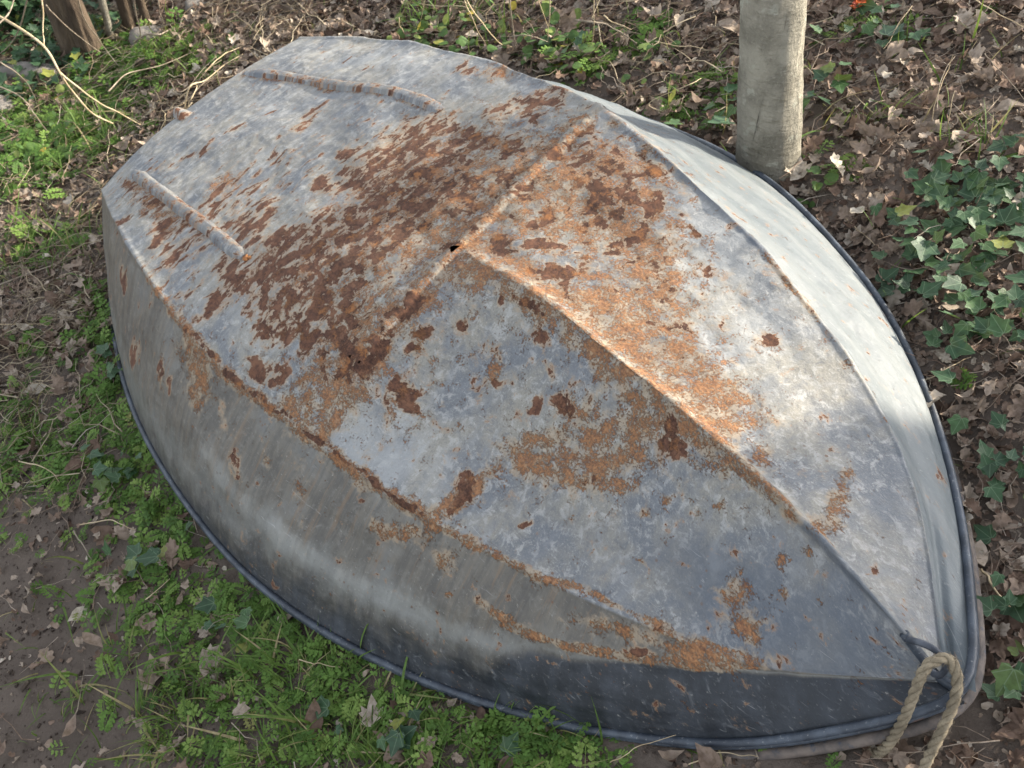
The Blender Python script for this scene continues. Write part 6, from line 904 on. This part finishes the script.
# ---------------------------------------------------------------- bare branches and dry sticks
STICKS = json.loads('''[["B",0.00376,[[-1.329,2.495,0.09],[-1.252,2.462,0.07],[-1.197,2.429,0.056],[-1.142,2.396,0.024],[-1.111,2.363,-0.027],[-1.114,2.398,-0.107],[-1.104,2.445,-0.202],[-1.075,2.483,-0.261]]],["B",0.00245,[[-1.111,2.363,-0.027],[-1.081,2.367,-0.077],[-1.055,2.391,-0.138],[-1.027,2.419,-0.188],[-0.984,2.442,-0.243]]],["B",0.00208,[[-1.129,2.499,0.172],[-1.137,2.472,0.108],[-1.148,2.443,0.044],[-1.137,2.388,0.025]]],["B",0.00193,[[-1.04,2.279,0.193],[-1.095,2.448,0.061],[-1.163,2.692,-0.13],[-1.175,2.8,-0.228]]],["B",0.00175,[[-1.362,2.582,-0.122],[-1.324,2.594,-0.186],[-1.332,2.629,-0.296]]],["B",0.00177,[[-1.419,2.611,-0.209],[-1.349,2.589,-0.239],[-1.317,2.559,-0.276],[-1.297,2.554,-0.344]]],["B",0.00224,[[-0.897,2.483,0.146],[-0.938,2.543,0.035],[-0.983,2.644,-0.076],[-1.058,2.809,-0.214]]],["B",0.00168,[[-0.869,2.538,0.117],[-0.871,2.526,0.056],[-0.916,2.653,-0.054],[-0.99,2.821,-0.192]]],["B",0.00207,[[-1.192,2.216,0.149],[-1.194,2.395,0.115],[-1.218,2.501,0.096],[-1.272,2.688,0.055]]],["B",0.00177,[[-1.08,2.554,0.09],[-1.144,2.7,-0.066],[-1.189,2.857,-0.227],[-1.149,2.83,-0.293]]],["B",0.00175,[[-1.046,2.459,-0.143],[-1.029,2.584,-0.173],[-0.957,2.644,-0.188],[-0.88,2.791,-0.227]]],["B",0.00189,[[-1.122,2.401,0.171],[-1.204,2.473,0.057],[-1.327,2.566,-0.077],[-1.439,2.616,-0.151]]],["S",0.00309,[[-1.093,2.877,-0.243],[-1.039,2.839,-0.197],[-0.988,2.825,-0.191],[-0.992,2.898,-0.22]]],["S",0.00141,[[-0.071,2.09,0.338],[-0.072,2.114,0.258],[-0.058,2.222,0.147],[-0.032,2.334,0.019]]],["S",0.00164,[[-0.08,2.039,0.353],[-0.062,2.119,0.242],[-0.035,2.191,0.153],[0.0,2.248,0.076],[0.038,2.265,0.049]]],["S",0.00183,[[0.027,1.949,0.424],[0.027,2.087,0.269],[0.031,2.202,0.135],[0.035,2.261,0.038]]],["S",0.00139,[[0.106,2.046,0.353],[0.111,2.104,0.257],[0.114,2.202,0.131],[0.113,2.233,0.062]]],["S",0.00113,[[0.196,2.021,0.341],[0.204,2.076,0.246],[0.214,2.174,0.093]]],["S",0.00146,[[0.031,2.222,0.105],[0.056,2.183,0.132],[0.105,2.207,0.098],[0.124,2.248,0.066]]],["S",0.00132,[[-0.174,2.427,0.117],[-0.188,2.467,0.053],[-0.207,2.532,-0.02]]],["S",0.00134,[[-0.256,2.462,0.031],[-0.25,2.47,-0.006],[-0.244,2.486,-0.044]]],["S",0.00214,[[0.174,2.241,0.132],[0.206,2.18,0.16],[0.24,2.184,0.151],[0.273,2.165,0.141],[0.307,2.133,0.131]]],["S",0.00143,[[0.239,2.205,0.162],[0.264,2.187,0.149],[0.298,2.179,0.139]]],["S",0.00114,[[0.344,2.099,0.152],[0.39,2.04,0.174],[0.438,2.017,0.179]]],["S",0.00091,[[0.361,2.091,0.277],[0.369,2.105,0.2],[0.369,2.093,0.139]]],["S",0.00116,[[0.088,2.058,0.348],[0.083,2.107,0.268],[0.106,2.232,0.14],[0.126,2.285,0.068]]],["S",0.00198,[[-0.863,2.461,-0.214],[-0.836,2.442,-0.156],[-0.818,2.452,-0.13],[-0.795,2.503,-0.15],[-0.766,2.584,-0.158],[-0.718,2.646,-0.161]]],["S",0.00143,[[-0.874,2.476,-0.207],[-0.831,2.497,-0.182],[-0.786,2.562,-0.175],[-0.736,2.627,-0.167]]],["S",0.00138,[[-0.854,2.448,-0.212],[-0.816,2.394,-0.141],[-0.809,2.453,-0.137],[-0.819,2.457,-0.13]]],["S",0.00112,[[-0.922,2.403,-0.235],[-0.897,2.409,-0.197],[-0.926,2.48,-0.223]]],["S",0.00116,[[-0.934,2.61,-0.211],[-0.874,2.506,-0.186],[-0.833,2.592,-0.18],[-0.8,2.667,-0.176]]],["S",0.00145,[[-0.805,2.546,-0.152],[-0.775,2.596,-0.141],[-0.741,2.673,-0.157],[-0.709,2.717,-0.165]]],["S",0.00115,[[-0.981,2.528,-0.26],[-0.888,2.469,-0.212],[-0.849,2.518,-0.207]]],["S",0.00165,[[-1.261,1.943,-0.356],[-1.182,1.956,-0.334],[-1.081,1.977,-0.312],[-0.998,2.004,-0.294]]],["S",0.00149,[[-1.235,1.807,-0.362],[-1.152,1.788,-0.347],[-1.068,1.758,-0.327]]],["S",0.00139,[[-1.07,1.588,-0.334],[-0.996,1.567,-0.305]]],["S",0.00084,[[-0.887,1.295,-0.284],[-0.831,1.309,-0.255],[-0.77,1.321,-0.245]]],["S",0.00094,[[0.621,1.035,0.192],[0.645,1.033,0.22],[0.696,1.062,0.217]]],["S",0.00162,[[0.609,0.719,0.177],[0.606,0.688,0.195],[0.618,0.665,0.188],[0.629,0.661,0.182]]],["S",0.00092,[[0.862,1.659,0.363],[0.885,1.621,0.348],[0.925,1.566,0.319]]],["S",0.00072,[[0.594,1.415,0.198],[0.604,1.366,0.209],[0.625,1.329,0.204]]],["S",0.00117,[[0.874,1.825,0.392],[0.911,1.808,0.374],[0.981,1.748,0.354]]],["S",0.00085,[[0.476,1.842,0.165],[0.428,1.797,0.168],[0.41,1.801,0.152]]],["S",0.00141,[[0.536,2.114,0.224],[0.507,1.962,0.229],[0.509,1.935,0.199]]],["S",0.00108,[[0.345,1.859,0.123],[0.31,1.887,0.133],[0.386,1.868,0.187],[0.419,1.913,0.169]]],["S",0.00075,[[0.749,1.537,0.332],[0.782,1.623,0.335],[0.846,1.728,0.32]]],["S",0.00074,[[0.776,1.593,0.273],[0.763,1.573,0.338],[0.789,1.619,0.358],[0.795,1.631,0.38]]],["S",0.00091,[[0.796,1.566,0.258],[0.774,1.533,0.33],[0.774,1.538,0.37]]],["S",0.00092,[[0.85,1.583,0.276],[0.848,1.543,0.324],[0.88,1.585,0.325]]],["S",0.00083,[[0.606,1.88,0.228],[0.615,1.818,0.239],[0.651,1.768,0.228]]],["S",0.001,[[0.703,1.644,0.241],[0.67,1.742,0.244],[0.669,1.825,0.236]]],["S",0.00137,[[-0.849,1.145,-0.277],[-0.787,1.062,-0.256]]],["S",0.00091,[[-0.631,0.967,-0.213],[-0.652,0.947,-0.211],[-0.615,0.977,-0.197]]],["S",0.00118,[[-0.838,1.153,-0.273],[-0.77,1.144,-0.246],[-0.712,1.11,-0.234]]],["S",0.0007,[[-0.75,0.754,-0.259],[-0.735,0.781,-0.243],[-0.75,0.852,-0.255]]],["S",0.00068,[[0.112,0.543,0.011],[0.15,0.548,0.053],[0.193,0.55,0.077]]],["S",0.0008,[[0.212,0.524,0.043],[0.249,0.531,0.065],[0.298,0.52,0.07]]],["S",0.0005,[[0.455,0.491,0.119],[0.492,0.503,0.132],[0.497,0.479,0.132]]],["S",0.00128,[[-1.039,1.363,-0.33],[-0.946,1.308,-0.297],[-0.915,1.274,-0.293]]],["S",0.00081,[[-0.347,0.775,-0.119],[-0.281,0.753,-0.108]]]]''')
nb = 0
LAB = json.loads('''["long pale arching bare branch, main one sweeping down from the top left corner", "side branch forking down to the right off the long arching branch", "upright bare stem joining the arching branch from above", "thin branch slanting down right across the thick dark trunk", "faint twig crossing low at the left edge of the photo", "low thin twig at the left edge below the arching branch", "straight bare shoot in front of the slender dark trunks", "upright shoot right of the pale sapling, near the bright bush", "curved bare branch arching through the very top left corner", "twig slanting from the thick dark trunk down over the grass", "low twig running right from the foot of the slender trunks", "twig hooking down through the ivy-leaved shrub in the corner", "pale broken stick curving over the grass right of the slender trunks", "bent straw stalk behind the stern, leftmost of the leaning pair", "longer straw stalk leaning right behind the stern, beside its pair", "thick upright pale stalk above the round-leaved weeds", "upright stalk right of the thick pale one behind the boat", "tall thin stalk left of the forked dead stick on the bank", "thin arched stalk between the two upright stalks", "short thin stalk ending at the hull edge left of the leaning pair", "short stub of stalk leaning just behind the stern", "thick forked pale dead stick lying on the bank behind the boat", "thin fork resting on the thick pale dead stick", "short stick lying right of the thick pale dead stick", "thin upright stem left of the smooth tree trunk", "faint curved stem between upright stalks behind the boat", "bent straw stalk arching over the transom edge", "long straight straw stalk lying along the transom edge", "short curled straw stalk at the transom edge", "small hooked twig just off the transom corner", "thin twig crossing the straw near the transom", "upper short stalk running up from the transom straw", "thin twig lying left of the transom straw", "long thin pale stick pointing at the stern from the left edge", "nearly level stick at the left edge below the long thin one", "short white stick on the soil left of the hull", "short stick on the ground by the left weeds", "pale bent twig lying right of the gunwale between ivy patches", "thick pale stick lying beside the bow on the right", "long thin stem slanting on the bank near the right edge", "thin twig just beyond the gunwale right of the tree", "slanting stem in the top right corner of the bank", "curved root-like twig left of the smooth tree trunk", "brown stem standing against the left side of the smooth trunk", "forked twig lying behind the far gunwale left of the tree", "dark thin stem leaning on the bank, left of the curved straw", "curved straw stem on the bank right of the trunk", "thin upright straw stem on the right bank", "fine stem arching right across the leaves near the right edge", "short twig near the trunk above the far gunwale", "fine twig leaning left from the trunk across bare soil", "short dark stick on the path near the pale leaf", "small forked twig lying among the weeds", "short twig on the soil at the edge of the weeds", "thin twig standing in the grass at the bottom left", "green-brown stem lying under the rim near the bow", "short stick lying below the nested rim", "small arched twig beside the hanging rope", "short pale stick on the soil at the left edge", "thin twig in the weeds beneath the near gunwale"]''')
for i, (k, r0, pts) in enumerate(STICKS):
    P = np.array(pts); Q = smooth_path(P, max(14, len(P)*8))
    kk = np.linspace(0, 1, len(Q))
    Q = Q+np.stack([fbm(kk*4+i, kk*0+3, 2, i)-.5, fbm(kk*4+i, kk*0+8, 2, i+50)-.5, fbm(kk*4+i, kk*0+12, 2, i+90)-.5], 1)*.007
    R = r0*(1.1-.55*kk)*(1+.25*(fbm(kk*30, kk*0+i, 2, 6)-.5))
    nm = 'bare_branch' if k == 'B' else 'dry_stick'
    parts = [tube(Q, R, 7)]
    o = mesh_obj(nm, *join(parts), M_TWIG if (k == 'S' and i % 3) or i < 3 else M_STICK)
    tag(o, LAB[i], 'branch' if k == 'B' else 'stick', 'bare branches reaching in at the top left' if k == 'B' else 'dry sticks and stalks on the bank')

# ---------------------------------------------------------------- single dead leaves that stand out
def big_leaf(temp, loc, size, yaw, rnd, label, mat=M_DEAD, name='dead_leaf', group='single pale dead leaves', dz=.012, tilt=.1):
    v, f, u = temp
    n1 = euler(np.array([yaw]), np.array([tilt]), np.array([.3]))[0]
    V = v.copy(); V[:, 2] += .25*(V[:, 1]-.5)**2
    o = mesh_obj(name, (V*size)@n1.T, f, mat, None, u, dict(rnd=np.full(len(v), rnd)))
    o.location = (loc[0], loc[1], float(gz(loc[0], loc[1]))+dz)
    tag(o, label, 'leaf', group)
for tp, lc, s_, yw, rn, lb in [
    (OVAL, (-.811, .955), .045, -1.0, .97, 'pale oval dead leaf lying alone on the bare soil path'),
    (OVAL, (-.727, .882), .045, 1.0, .55, 'curled brown dead leaf below the pale oval one on the path'),
    (OVAL, (-1.078, 1.554), .05, -1.3, 1.0, 'whitish dead leaf at the left edge of the photo'),
    (MAPLE, (-.531, .818), .055, -1.4, .85, 'greyish lobed dead leaf at the edge of the green weeds'),
    (OAK, (.615, .81), .085, 2.4, .95, 'long pale dead leaf close to the boat on its right side'),
    (MAPLE, (-.646, 1.207), .04, .4, .9, 'small pale dead leaf among weeds left of the hull'),
    (OAK, (.635, .995), .07, 1.9, .9, 'pale lobed oak leaf right of the gunwale, above the long pale leaf'),
    (OAK, (.60, 1.50), .045, .3, .97, 'cream oak leaf at the foot of the smooth tree trunk'),
    (OVAL, (.61, 1.42), .045, 2.9, 1.0, 'narrow cream leaf lying just below the one at the tree foot')]:
    big_leaf(tp, lc, s_, yw, rn, lb, tilt=.1 if lc[1] < 1.4 or lc[0] < 0 else .45, dz=.012 if lc[0] < .6 else .018)
rp_ = empty('red_seedling', (.738, 1.989, float(gz(.738, 1.989)))); tag(rp_, 'small seedling with bright red leaves up the bank right of the trunk', 'seedling')
mesh_obj('stem', *tube(np.array([[0, 0, -.01], [.003, 0, .03], [0, .004, .06]]), .0015, 5), M_TWIG, rp_)
for i in range(7):
    v, f, u = MAPLE; a = i*2.4; n1 = euler(np.array([a]), np.array([.5-.08*i]), np.array([.2]))[0]
    o = mesh_obj('leaf', (v*(.026+.002*(i % 3)))@n1.T+np.array([0, 0, .025+.006*i]), f, M_RED, rp_, u, dict(rnd=np.full(len(v), (i*.37) % 1)))
